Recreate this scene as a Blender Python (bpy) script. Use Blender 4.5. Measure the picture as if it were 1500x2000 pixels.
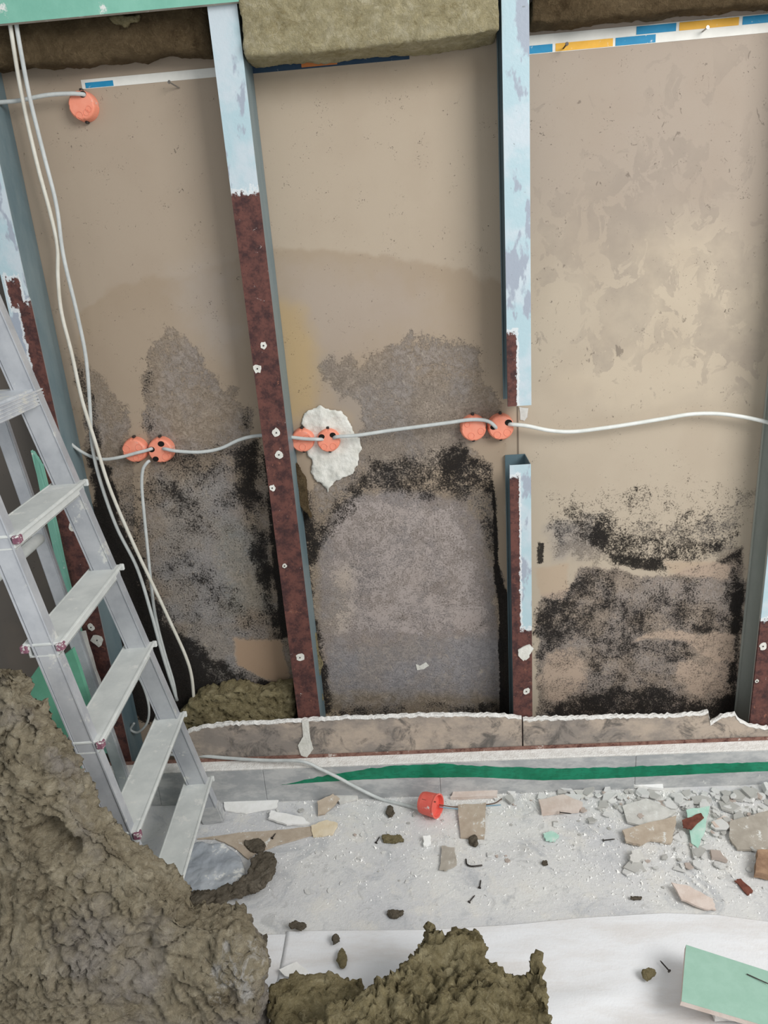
import bpy, bmesh, math, random
import numpy as np
from mathutils import Vector, Matrix, noise, Quaternion
random.seed(7); rng = np.random.default_rng(11)
for o in list(bpy.data.objects): bpy.data.objects.remove(o)
S = bpy.context.scene; COL = S.collection

# ------------------------------------------------------------------ camera, world, light
CAM = np.array([0.0, -1.871, 1.46]); FPX = 1450.0
PITCH, YAW, ROLL = [math.radians(a) for a in (19.195, -3.247, -4.296)]
FW = np.array([math.sin(YAW)*math.cos(PITCH), math.cos(YAW)*math.cos(PITCH), -math.sin(PITCH)])
r0_ = np.array([math.cos(YAW), -math.sin(YAW), 0]); u0_ = np.cross(r0_, FW)
RT = math.cos(ROLL)*r0_ + math.sin(ROLL)*u0_; UP = -math.sin(ROLL)*r0_ + math.cos(ROLL)*u0_
cd = bpy.data.cameras.new('camera'); cam = bpy.data.objects.new('camera', cd); COL.objects.link(cam)
cd.sensor_fit = 'VERTICAL'; cd.sensor_height = 24.0; cd.lens = FPX/2000.0*24.0; cd.clip_start = .02
M3 = Matrix((RT.tolist(), UP.tolist(), (-FW).tolist())).transposed()
cam.matrix_world = Matrix.Translation(CAM.tolist()) @ M3.to_4x4()
S.camera = cam
S.view_settings.view_transform = 'Standard'; S.view_settings.look = 'None'
S.view_settings.gamma = 1; S.view_settings.exposure = 0.25; S.view_settings.use_curve_mapping = False
w = bpy.data.worlds.new('world'); S.world = w; w.use_nodes = True
w.node_tree.nodes['Background'].inputs[0].default_value = (.93, .97, 1, 1)
w.node_tree.nodes['Background'].inputs[1].default_value = .52
def area(name, loc, tgt, sx, sy, power, col):
    l = bpy.data.lights.new(name, 'AREA'); l.shape = 'RECTANGLE'; l.size = sx; l.size_y = sy; l.energy = power; l.color = col
    o = bpy.data.objects.new(name, l); COL.objects.link(o); o.location = loc
    o.rotation_euler = (Vector(tgt)-Vector(loc)).to_track_quat('-Z', 'Y').to_euler(); return o
area('window_daylight', (2.3, -2.6, 2.9), (.1, -.1, .75), 1.9, 1.6, 95, (1, .99, .97))

# ------------------------------------------------------------------ pixel helpers (reference frame 1500 x 2000)
def ray(px, py): return FW + RT*(px-750)/FPX - UP*(py-1000)/FPX
def onY(px, py, Y): d = ray(px, py); return Vector((CAM + d*(Y-CAM[1])/d[1]).tolist())
def onZ(px, py, Z=0.0): d = ray(px, py); return Vector((CAM + d*(Z-CAM[2])/d[2]).tolist())
def onP(px, py, p0, n):
    d = ray(px, py); n = np.array(n); return Vector((CAM + d*((np.array(p0)-CAM)@n)/(d@n)).tolist())

# ------------------------------------------------------------------ materials
def lin(c):
    return tuple(((v/255)/12.92 if v/255 <= .04045 else ((v/255+.055)/1.055)**2.4) for v in c) + (1,)
class NT:
    def __init__(s, name):
        s.m = bpy.data.materials.new(name); s.m.use_nodes = True; s.t = s.m.node_tree; s.n = s.t.nodes; s.l = s.t.links
        s.b = s.n['Principled BSDF']; s.co = s.n.new('ShaderNodeTexCoord').outputs['Object']
    def link(s, a, b): s.l.new(a, b)
    def val(s, inp, v):
        if isinstance(v, (int, float, tuple)): inp.default_value = v
        else: s.l.new(v, inp)
    def noise(s, scale, detail=4, rough=.6, vec=None, dist=0):
        n = s.n.new('ShaderNodeTexNoise'); n.inputs['Scale'].default_value = scale; n.inputs['Detail'].default_value = detail
        n.inputs['Roughness'].default_value = rough; n.inputs['Distortion'].default_value = dist
        s.l.new(vec or s.co, n.inputs['Vector']); return n.outputs['Fac']
    def vor(s, scale, vec=None, feature='F1'):
        n = s.n.new('ShaderNodeTexVoronoi'); n.feature = feature; n.inputs['Scale'].default_value = scale
        s.l.new(vec or s.co, n.inputs['Vector']); return n.outputs['Distance']
    def rng(s, v, a, b, c=0., d=1., smooth=True):
        n = s.n.new('ShaderNodeMapRange'); n.interpolation_type = 'SMOOTHSTEP' if smooth else 'LINEAR'
        for i, x in enumerate((v, a, b, c, d)): s.val(n.inputs[i], x)
        return n.outputs[0]
    def math(s, op, a, b=0., c=0.):
        n = s.n.new('ShaderNodeMath'); n.operation = op; s.val(n.inputs[0], a); s.val(n.inputs[1], b); s.val(n.inputs[2], c); return n.outputs[0]
    def mix(s, f, a, b, mode='MIX'):
        n = s.n.new('ShaderNodeMix'); n.data_type = 'RGBA'; n.blend_type = mode
        s.val(n.inputs[0], f); s.val(n.inputs[6], a); s.val(n.inputs[7], b); return n.outputs[2]
    def attr(s, name, col=False):
        n = s.n.new('ShaderNodeAttribute'); n.attribute_name = name; return n.outputs['Color' if col else 'Fac']
    def sep(s, v=None):
        n = s.n.new('ShaderNodeSeparateXYZ'); s.l.new(v or s.co, n.inputs[0]); return n.outputs
    def scaled(s, sc):
        n = s.n.new('ShaderNodeMapping'); n.inputs['Scale'].default_value = sc; s.l.new(s.co, n.inputs[0]); return n.outputs[0]
    def bump(s, h, dist=.002, strength=1.):
        n = s.n.new('ShaderNodeBump'); n.inputs['Distance'].default_value = dist; n.inputs['Strength'].default_value = strength
        s.l.new(h, n.inputs['Height']); s.l.new(n.outputs[0], s.b.inputs['Normal'])
    def done(s, col, rough=.8, metal=0., spec=.3):
        s.val(s.b.inputs['Base Color'], col); s.val(s.b.inputs['Roughness'], rough); s.val(s.b.inputs['Metallic'], metal)
        s.b.inputs['Specular IOR Level'].default_value = spec; return s.m
def simple(name, c1, c2, scale=40, rough=.8, metal=0., spec=.3, bump=.0006, dust=0., dustcol=(225, 225, 220)):
    t = NT(name); n = t.noise(scale, 5, .65); c = t.mix(t.rng(n, .3, .7), lin(c1), lin(c2))
    if dust: c = t.mix(t.rng(t.noise(scale*1.7, 6, .7), .62-dust*.3, .70-dust*.3), c, lin(dustcol))
    t.bump(t.noise(scale*4, 3, .6), bump); return t.done(c, rough, metal, spec)

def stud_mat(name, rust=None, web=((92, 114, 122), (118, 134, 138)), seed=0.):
    """galvanised blue-grey steel; rust=list of (z_top, z_bottom, x_left, x_right) bands of red-brown paint/rust"""
    t = NT(name); x, y, z = t.sep()
    n = t.noise(9+seed, 5, .6); fine = t.noise(60, 5, .7)
    base = t.mix(t.rng(n, .4, .62), lin((176, 200, 207)), lin((196, 207, 213)))
    base = t.mix(t.rng(t.noise(14, 5, .6, t.scaled((1, 1, .4))), .56, .6), base, lin((160, 168, 180)))
    base = t.mix(t.rng(fine, .66, .72), base, lin((120, 125, 125)))
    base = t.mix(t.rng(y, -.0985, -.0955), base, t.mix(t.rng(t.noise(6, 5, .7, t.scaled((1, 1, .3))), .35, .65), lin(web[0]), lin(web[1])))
    rough = .42
    if rust:
        tot = 0.
        for (zt, zb, xl, xr) in rust:
            nz = t.math('MULTIPLY_ADD', t.noise(70, 5, .7), .07, -.035)
            nx = t.math('MULTIPLY_ADD', t.noise(50, 5, .75), .022, -.011)
            zz = t.math('ADD', z, nz); xx = t.math('ADD', x, nx)
            a = t.rng(zz, zt+.004, zt-.004); b = t.rng(zz, zb-.004, zb+.004)
            c = t.rng(xx, xl-.001, xl+.001); d = t.rng(xx, xr+.001, xr-.001)
            m = t.math('MULTIPLY', t.math('MULTIPLY', a, b), t.math('MULTIPLY', c, d))
            front = t.rng(y, -.090, -.096)
            m = t.math('MULTIPLY', m, front)
            # pale torn rim
            c2 = t.rng(xx, xl-.006, xl-.004); d2 = t.rng(xx, xr+.006, xr+.004); a2 = t.rng(zz, zt+.012, zt+.008)
            rim = t.math('MULTIPLY', t.math('MULTIPLY', a2, t.rng(zz, zb-.012, zb-.008)), t.math('MULTIPLY', c2, d2))
            rim = t.math('MULTIPLY', rim, front)
            base = t.mix(t.math('MULTIPLY', rim, .8), base, lin((222, 224, 224)))
            tot = t.math('MAXIMUM', tot, m)
        rc = t.mix(t.rng(t.noise(38, 6, .75), .35, .62), lin((60, 36, 36)), lin((104, 64, 56)))
        rc = t.mix(t.rng(t.noise(90, 4, .8), .56, .7), rc, lin((44, 26, 28)))
        rc = t.mix(t.rng(t.noise(26, 6, .8, dist=.8), .60, .68), rc, lin((142, 92, 74)))
        rc = t.mix(t.rng(t.noise(55, 6, .8, dist=.6), .665, .69), rc, lin((205, 200, 196)))
        base = t.mix(tot, base, rc)
        rough = t.math('MULTIPLY_ADD', tot, .35, .42)
    t.bump(t.noise(80, 4, .7), .0007)
    return t.done(base, rough, .0, .45)

def wool_mat(name, c_lo, c_mid, c_hi, scale=14, grey=None):
    t = NT(name); n = t.noise(scale, 8, .72, dist=.8)
    c = t.mix(t.rng(n, .3, .5), lin(c_lo), lin(c_mid)); c = t.mix(t.rng(n, .5, .72), c, lin(c_hi))
    c = t.mix(t.math('MULTIPLY', t.rng(t.noise(34, 7, .8, dist=1.2), .52, .64), .55), c, lin(c_hi))
    c = t.mix(t.math('MULTIPLY', t.rng(t.noise(42, 6, .8, dist=1.), .56, .66), .6), c, lin(c_lo))
    f = t.noise(160, 4, .8, t.scaled((1, 1, 2.2))); c = t.mix(t.math('MULTIPLY', t.rng(f, .45, .7), .35), c, lin(c_hi))
    if grey:
        c = t.mix(t.math('MULTIPLY', t.rng(t.noise(4, 5, .6), .46, .62), .7), c, lin(grey))
        ds = t.rng(t.math('ADD', t.attr('dust'), t.math('MULTIPLY', t.noise(22, 6, .75, t.scaled((1.6, 1, .6)), dist=1.), .9)), .98, 1.12)
        c = t.mix(t.math('MULTIPLY', ds, .8), c, lin((214, 210, 204)))
    c = t.mix(t.math('MULTIPLY', t.rng(t.noise(300, 2, .8), .7, .78), .6), c, lin((60, 52, 36)))
    h = t.math('ADD', t.noise(60, 6, .75, dist=1.), t.math('MULTIPLY', t.noise(260, 4, .8), .4))
    t.bump(h, .012, 1.); return t.done(c, .95, 0., .08)

MAT = {}
MAT['wool'] = wool_mat('mineral_wool', (96, 85, 58), (150, 138, 104), (192, 180, 146))
MAT['wool_grey'] = wool_mat('greyish_mineral_wool', (84, 76, 64), (118, 109, 95), (150, 141, 126), 20)
MAT['wool_light'] = wool_mat('pale_mineral_wool', (150, 136, 98), (182, 170, 134), (208, 198, 168), 20)
MAT['wool_dark'] = wool_mat('dark_mineral_wool', (70, 56, 38), (100, 84, 62), (128, 110, 84), 10)
MAT['wool_fg'] = wool_mat('weathered_mineral_wool', (106, 95, 76), (163, 151, 127), (196, 185, 162), 13, (166, 159, 154))
MAT['alu'] = simple('brushed_aluminium', (190, 194, 200), (214, 217, 220), 16, .5, .2, .5, .0003, .3)
MAT['alu_rail'] = simple('scuffed_aluminium', (176, 179, 184), (203, 205, 208), 10, .42, .3, .5, .0003, .08)
MAT['tread'] = simple('dusty_aluminium_tread', (200, 203, 200), (218, 220, 216), 14, .75, .0, .3, .0003, .12)
MAT['plug'] = simple('maroon_plastic', (122, 78, 94), (142, 98, 112), 60, .6, dust=.3)
MAT['cable'] = simple('grey_cable_sheath', (184, 188, 186), (204, 207, 204), 30, .5, spec=.4, bump=.0001)
MAT['cable_cream'] = simple('cream_cable_sheath', (206, 202, 188), (220, 217, 206), 30, .5, spec=.4, bump=.0001)
MAT['cable_white'] = simple('white_cable_sheath', (216, 218, 212), (230, 231, 226), 30, .5, spec=.4, bump=.0001)
MAT['orange'] = simple('orange_plastic', (236, 142, 114), (243, 156, 130), 25, .5, spec=.35, bump=.0001, dust=.05, dustcol=(225, 190, 178))
MAT['red'] = simple('red_orange_plastic', (228, 100, 88), (238, 118, 104), 25, .5, spec=.4, bump=.0001, dust=.05)
MAT['black'] = simple('dark_opening', (18, 14, 12), (30, 24, 20), 40, .9)
MAT['plaster'] = simple('white_plaster', (206, 204, 194), (230, 228, 220), 30, .9, bump=.002)
MAT['gypsum'] = simple('gypsum_core', (222, 218, 212), (240, 238, 233), 60, .9, bump=.003)
MAT['greenboard'] = simple('green_board_paper', (120, 178, 158), (134, 190, 170), 12, .8, dust=.03)
MAT['greenboard_dark'] = simple('green_board_paper_dusty', (96, 158, 130), (110, 172, 146), 12, .8)
MAT['greenboard_pale'] = simple('pale_green_board_paper', (150, 186, 168), (158, 193, 176), 30, .8, bump=.0003)
MAT['tan'] = simple('tan_board_paper', (176, 160, 142), (194, 180, 162), 30, .85, dust=.12)
MAT['cardgrey'] = simple('grey_tan_board_paper', (164, 156, 144), (182, 174, 162), 30, .85, dust=.12)
MAT['greychip'] = simple('grey_plaster_chip', (196, 194, 188), (218, 216, 210), 30, .9, bump=.001, dust=.15)
MAT['whitechip'] = simple('white_plaster_chip', (238, 237, 232), (249, 248, 245), 30, .9, bump=.001)
MAT['pinkchip'] = simple('pinkish_plaster_chip', (204, 186, 174), (220, 206, 196), 30, .9, bump=.001)
MAT['yellowchip'] = simple('yellowish_plaster_chip', (222, 204, 172), (232, 218, 192), 30, .9, bump=.001)
MAT['greenchip'] = simple('mint_plaster_chip', (170, 214, 196), (196, 226, 212), 30, .85, bump=.0005, dust=.15)
MAT['rustchip'] = simple('rust_brown_flake', (96, 56, 46), (128, 78, 64), 50, .85)
MAT['wood'] = simple('weathered_wood', (128, 100, 80), (176, 146, 118), 18, .8)
MAT['screw'] = simple('dark_screw_steel', (58, 54, 52), (86, 80, 76), 80, .45, .6)
MAT['zinc'] = simple('zinc_screw_steel', (150, 146, 140), (180, 176, 170), 80, .4, .7)
MAT['brownwire'] = simple('brown_wire', (92, 68, 56), (108, 82, 68), 60, .5)
MAT['bluewire'] = simple('blue_wire', (110, 150, 172), (126, 164, 184), 60, .5)
MAT['bag'] = simple('grey_dusty_plastic', (150, 156, 164), (182, 187, 192), 9, .5, spec=.4, bump=.004, dust=.12)

# floor
t = NT('dusty_concrete'); a = t.noise(2.4, 8, .65, dist=.4); b = t.noise(11, 8, .7)
c = t.mix(t.rng(a, .38, .62), lin((212, 212, 213)), lin((230, 229, 225)))
c = t.mix(t.math('MULTIPLY', t.rng(b, .5, .64), .75), c, lin((230, 227, 220)))
c = t.mix(t.math('MULTIPLY', t.rng(t.noise(7, 8, .75, dist=1.2), .52, .66), .6), c, lin((176, 179, 183)))
c = t.mix(t.math('MULTIPLY', t.rng(t.noise(17, 6, .7, dist=1.), .56, .66), .5), c, lin((184, 184, 182)))
c = t.mix(t.rng(t.noise(90, 6, .8), .66, .70), c, lin((234, 233, 229)))
c = t.mix(t.math('MULTIPLY', t.rng(t.noise(140, 4, .8), .70, .73), .7), c, lin((126, 122, 116)))
t.bump(t.math('ADD', b, t.math('MULTIPLY', t.noise(120, 5, .8), .5)), .004); MAT['floor'] = t.done(c, .85, 0, .25)
# fleece sheet
t = NT('white_fleece_sheet'); a = t.noise(5, 7, .7, t.scaled((.6, 2.4, 1)))
c = t.mix(t.rng(a, .4, .68), lin((236, 237, 239)), lin((224, 221, 219)))
c = t.mix(t.rng(t.noise(60, 6, .8), .68, .73), c, lin((190, 186, 178)))
t.bump(t.noise(200, 3, .6), .0006); MAT['sheet'] = t.done(c, .75, 0, .25)
# skirting + tape
t = NT('grey_glazed_skirting_tile'); a = t.noise(14, 6, .7, t.scaled((.7, 1, 1.6)))
c = t.mix(t.rng(a, .4, .62), lin((164, 166, 167)), lin((194, 194, 192)))
c = t.mix(t.rng(t.noise(45, 6, .8), .62, .68), c, lin((215, 215, 210)))
MAT['skirt'] = t.done(c, .45, 0, .4)
t = NT('green_masking_tape'); x, y, z = t.sep()
c = t.mix(t.rng(t.noise(20, 5, .7), .4, .6), lin((12, 116, 84)), lin((20, 132, 98)))
c = t.mix(t.math('MULTIPLY', t.rng(t.noise(120, 2, .5, t.scaled((.35, 1, 1.5))), .56, .6), .35), c, lin((8, 84, 62)))
c = t.mix(t.rng(t.noise(110, 5, .8), .70, .72), c, lin((190, 214, 204)))
MAT['tape'] = t.done(c, .4, 0, .4)
t = NT('old_mouldy_board_paper'); a = t.noise(7, 7, .7, t.scaled((.7, 1, 1)))
c = t.mix(t.rng(a, .36, .58), lin((186, 170, 154)), lin((144, 135, 127)))
c = t.mix(t.math('MULTIPLY', t.rng(t.noise(13, 7, .75, dist=.7), .48, .64), .85), c, lin((92, 88, 84)))
c = t.mix(t.rng(t.noise(9, 6, .7, t.scaled((2.2, 1, .5))), .62, .72), c, lin((192, 172, 150)))
c = t.mix(t.rng(t.noise(120, 5, .8), .66, .7), c, lin((206, 200, 192)))
t.bump(t.noise(50, 5, .7), .001); MAT['remnant'] = t.done(c, .9)
t = NT('rusty_track'); a = t.noise(45, 7, .8)
c = t.mix(t.rng(a, .35, .55), lin((84, 50, 44)), lin((138, 104, 92))); c = t.mix(t.rng(a, .6, .66), c, lin((208, 200, 192)))
MAT['rust'] = t.done(c, .85)
for nm, cc in (('paper_white', (226, 224, 216)), ('paper_blue', (32, 132, 176)), ('paper_yellow', (228, 172, 62)), ('paper_navy', (40, 62, 84)), ('paper_orange', (196, 120, 66))):
    MAT[nm] = simple(nm, cc, tuple(min(255, v+8) for v in cc), 30, .55, bump=.0002, dust=.04)

# wall
t = NT('mouldy_board_back'); tint = t.attr('tint', True); blk = t.attr('blk'); gry = t.attr('gry'); pch = t.attr('peel')
n1 = t.noise(230, 4, .75); n2 = t.noise(62, 6, .75, dist=.8); n3 = t.noise(15, 5, .65, dist=.5)
nn = t.math('ADD', t.math('ADD', t.math('MULTIPLY', n1, .42), t.math('MULTIPLY', n2, .36)), t.math('MULTIPLY', n3, .22))
nn = t.rng(nn, .37, .63, 0., 1., False)
fine = t.noise(700, 2, .6)
base = t.mix(t.math('MULTIPLY', t.rng(fine, .3, .7), .06), tint, lin((120, 104, 88)))
base = t.mix(t.math('MULTIPLY', t.rng(t.noise(6, 4, .5), .45, .62), .10), base, lin((150, 130, 112)))
pn = t.noise(15, 7, .62, t.scaled((1.1, 1, .85)), dist=.7)
pm = t.rng(t.math('ADD', pch, pn), .90, .93)
base = t.mix(t.math('MULTIPLY', pm, t.rng(t.noise(9, 4, .6), .35, .65, .12, .55)), base, lin((152, 140, 128)))
pk = t.math('MINIMUM', t.math('MULTIPLY', pch, 4.), 1.)
sm = t.rng(t.math('ADD', t.math('MULTIPLY', pk, .10), t.noise(34, 4, .6, t.scaled((1.3, 1, .8)), dist=1.2)), .765, .80)
base = t.mix(t.math('MULTIPLY', sm, .6), base, lin((112, 102, 92)))
g1 = t.mix(t.rng(n2, .38, .62), lin((104, 93, 82)), lin((168, 154, 140)))
g2 = t.mix(t.rng(n2, .36, .60), lin((92, 90, 92)), lin((160, 154, 152)))
gcol = t.mix(t.rng(t.noise(7, 4, .6), .44, .58), g1, g2)
gcol = t.mix(.45, gcol, tint)
gcol = t.mix(t.math('MULTIPLY', t.rng(n1, .5, .68), .55), gcol, lin((74, 66, 58)))
gm = t.rng(t.math('ADD', gry, t.math('MULTIPLY', nn, .8)), .62, 1.05)
c = t.mix(t.math('MULTIPLY', gm, .92), base, gcol)
fl = t.rng(t.noise(60, 4, .65, dist=.8), .60, .68); c = t.mix(t.math('MULTIPLY', t.math('MULTIPLY', fl, gm), .5), c, lin((190, 176, 158)))
bm = t.rng(t.math('ADD', blk, t.math('MULTIPLY', nn, .95)), .78, 1.16)
sp = t.math('ADD', t.vor(58), t.math('MULTIPLY', t.noise(90, 3, .6), .25)); sp = t.math('MULTIPLY', t.rng(sp, .34, .22), t.rng(t.noise(24, 3, .5), .44, .58))
sp = t.math('MULTIPLY', sp, t.rng(blk, .12, .30)); bm = t.math('MAXIMUM', bm, t.math('MULTIPLY', sp, .8))
bcol = t.mix(t.rng(n1, .4, .7), lin((20, 18, 18)), lin((50, 46, 44)))
c = t.mix(t.math('MULTIPLY', bm, .95), c, bcol)
h = t.math('ADD', t.math('MULTIPLY', gm, nn), t.math('MULTIPLY', bm, n1)); t.bump(h, .0016)
MAT['wall'] = t.done(c, .92, 0, .15)

# ------------------------------------------------------------------ mesh helpers
def link(name, me, mat, parent=None):
    me.name = name; o = bpy.data.objects.new(name, me); COL.objects.link(o)
    for m in (mat if isinstance(mat, (list, tuple)) else [mat]): me.materials.append(MAT[m] if isinstance(m, str) else m)
    if parent: o.parent = parent
    return o
def bmo(name, bm, mat, parent=None, smooth=False):
    me = bpy.data.meshes.new(name); bmesh.ops.recalc_face_normals(bm, faces=bm.faces); bm.to_mesh(me); bm.free()
    if smooth: me.shade_smooth()
    return link(name, me, mat, parent)
def tag(o, label=None, cat=None, group=None, kind=None):
    for k, v in (('label', label), ('category', cat), ('group', group), ('kind', kind)):
        if v: o[k] = v
    return o
def empty(name, loc=(0, 0, 0)):
    o = bpy.data.objects.new(name, None); o.empty_display_size = .05; COL.objects.link(o); o.location = loc; return o
def rebase(o, children=()):
    """move an object's origin to the middle of its bounding box base"""
    v = [Vector(c) for c in o.bound_box]; c = sum(v, Vector())/8; c.z = min(p.z for p in v)
    o.data.transform(Matrix.Translation(-c)); o.location = o.location + c
    return o
def add_box(bm, p0, p1, mi=0):
    x0, y0, z0 = p0; x1, y1, z1 = p1
    vs = [bm.verts.new(v) for v in ((x0,y0,z0),(x1,y0,z0),(x1,y1,z0),(x0,y1,z0),(x0,y0,z1),(x1,y0,z1),(x1,y1,z1),(x0,y1,z1))]
    for f in ((0,3,2,1),(4,5,6,7),(0,1,5,4),(1,2,6,5),(2,3,7,6),(3,0,4,7)):
        fa = bm.faces.new([vs[i] for i in f]); fa.material_index = mi
    return vs
def add_bar(bm, A, B, u, v, wu, wv, cap=0):
    """box from A to B with half-extents along unit vectors u, v"""
    A, B, u, v = Vector(A), Vector(B), Vector(u), Vector(v)
    vs = []
    for P in (A, B):
        for s, q in ((-1,-1),(1,-1),(1,1),(-1,1)): vs.append(bm.verts.new(P + u*wu*s + v*wv*q))
    for f in ((3,2,1,0),(4,5,6,7),(0,1,5,4),(1,2,6,5),(2,3,7,6),(3,0,4,7)): bm.faces.new([vs[i] for i in f])
def bevel(bm, w, seg=2):
    bmesh.ops.bevel(bm, geom=list(bm.edges), offset=w, segments=seg, affect='EDGES', clamp_overlap=True)
def catmull(P, n=8):
    P = [Vector(p) for p in P]; out = []
    Q = [P[0]*2-P[1]] + P + [P[-1]*2-P[-2]]
    for i in range(1, len(Q)-2):
        a, b, c, d = Q[i-1:i+3]
        for k in range(n):
            s = k/n; out.append(.5*((2*b)+(c-a)*s+(2*a-5*b+4*c-d)*s*s+(3*b-a-3*c+d)*s**3))
    out.append(P[-1]); return out
def add_tube(bm, pts, r, seg=10, sm=8):
    pts = catmull(pts, sm) if sm else [Vector(p) for p in pts]
    prev = None; rings = []
    nrm = None
    for i, p in enumerate(pts):
        tg = (pts[min(i+1, len(pts)-1)] - pts[max(i-1, 0)]).normalized()
        if nrm is None: nrm = tg.orthogonal().normalized()
        nrm = (nrm - tg*nrm.dot(tg)).normalized(); bn = tg.cross(nrm)
        rr = r[i*len(r)//len(pts)] if isinstance(r, (list, tuple)) else r
        rings.append([bm.verts.new(p + (nrm*math.cos(a)+bn*math.sin(a))*rr) for a in [2*math.pi*k/seg for k in range(seg)]])
    for A, B in zip(rings, rings[1:]):
        for k in range(seg): bm.faces.new((A[k], A[(k+1) % seg], B[(k+1) % seg], B[k]))
    bm.faces.new(rings[0][::-1]); bm.faces.new(rings[-1])
def tube(name, pts, r, mat, parent=None, seg=10):
    bm = bmesh.new(); add_tube(bm, pts, r, seg); return bmo(name, bm, mat, parent, True)
def prism(bm, pts, off):
    """closed prism: polygon pts (3D), extruded by vector off"""
    off = Vector(off); a = [bm.verts.new(p) for p in pts]; b = [bm.verts.new(Vector(p)+off) for p in pts]; n = len(a)
    bm.faces.new(a); bm.faces.new(b[::-1])
    for i in range(n): bm.faces.new((a[i], b[i], b[(i+1) % n], a[(i+1) % n]))
def rough_poly(pts, jitter, sub=5):
    """subdivide polygon edges and jitter them so that they look torn"""
    out = []
    for i in range(len(pts)):
        a, b = Vector(pts[i]), Vector(pts[(i+1) % len(pts)])
        for k in range(sub):
            p = a.lerp(b, k/sub); p = p + Vector([random.uniform(-jitter, jitter) for _ in range(3)])*(1 if k else .3); out.append(p)
    return out

# ------------------------------------------------------------------ numpy noise for the stain maps
_G = {}
def vnoise(x, y, seed):
    if seed not in _G: _G[seed] = np.random.default_rng(seed).random((128, 128))
    g = _G[seed]; xi = np.floor(x).astype(int); yi = np.floor(y).astype(int); fx = x-xi; fy = y-yi
    fx = fx*fx*(3-2*fx); fy = fy*fy*(3-2*fy)
    a = g[xi % 128, yi % 128]; b = g[(xi+1) % 128, yi % 128]; c = g[xi % 128, (yi+1) % 128]; d = g[(xi+1) % 128, (yi+1) % 128]
    return (a*(1-fx)+b*fx)*(1-fy)+(c*(1-fx)+d*fx)*fy
def fbm(x, y, scale, seed, oct=5, gain=.55):
    s = 0; a = 1; tot = 0
    for k in range(oct): s = s+a*vnoise(x*scale+37.1*k, y*scale+11.7*k, seed+k); tot += a; a *= gain; scale *= 2.03
    return s/tot
def sstep(x, a, b): t_ = np.clip((x-a)/(b-a), 0, 1); return t_*t_*(3-2*t_)
def sdf(X, Z, poly):
    d = np.full(X.shape, 1e9); ins = np.zeros(X.shape, bool); n = len(poly)
    for i in range(n):
        ax, az = poly[i]; bx, bz = poly[(i+1) % n]; ex, ez = bx-ax, bz-az
        wx, wz = X-ax, Z-az; t_ = np.clip((wx*ex+wz*ez)/(ex*ex+ez*ez+1e-12), 0, 1)
        d = np.minimum(d, (wx-ex*t_)**2+(wz-ez*t_)**2)
        c = ((az <= Z) & (bz > Z)) | ((bz <= Z) & (az > Z))
        xi = ax + (Z-az)/(bz-az if abs(bz-az) > 1e-12 else 1e-12)*ex
        ins ^= c & (X < xi)
    return np.where(ins, np.sqrt(d), -np.sqrt(d))

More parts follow.
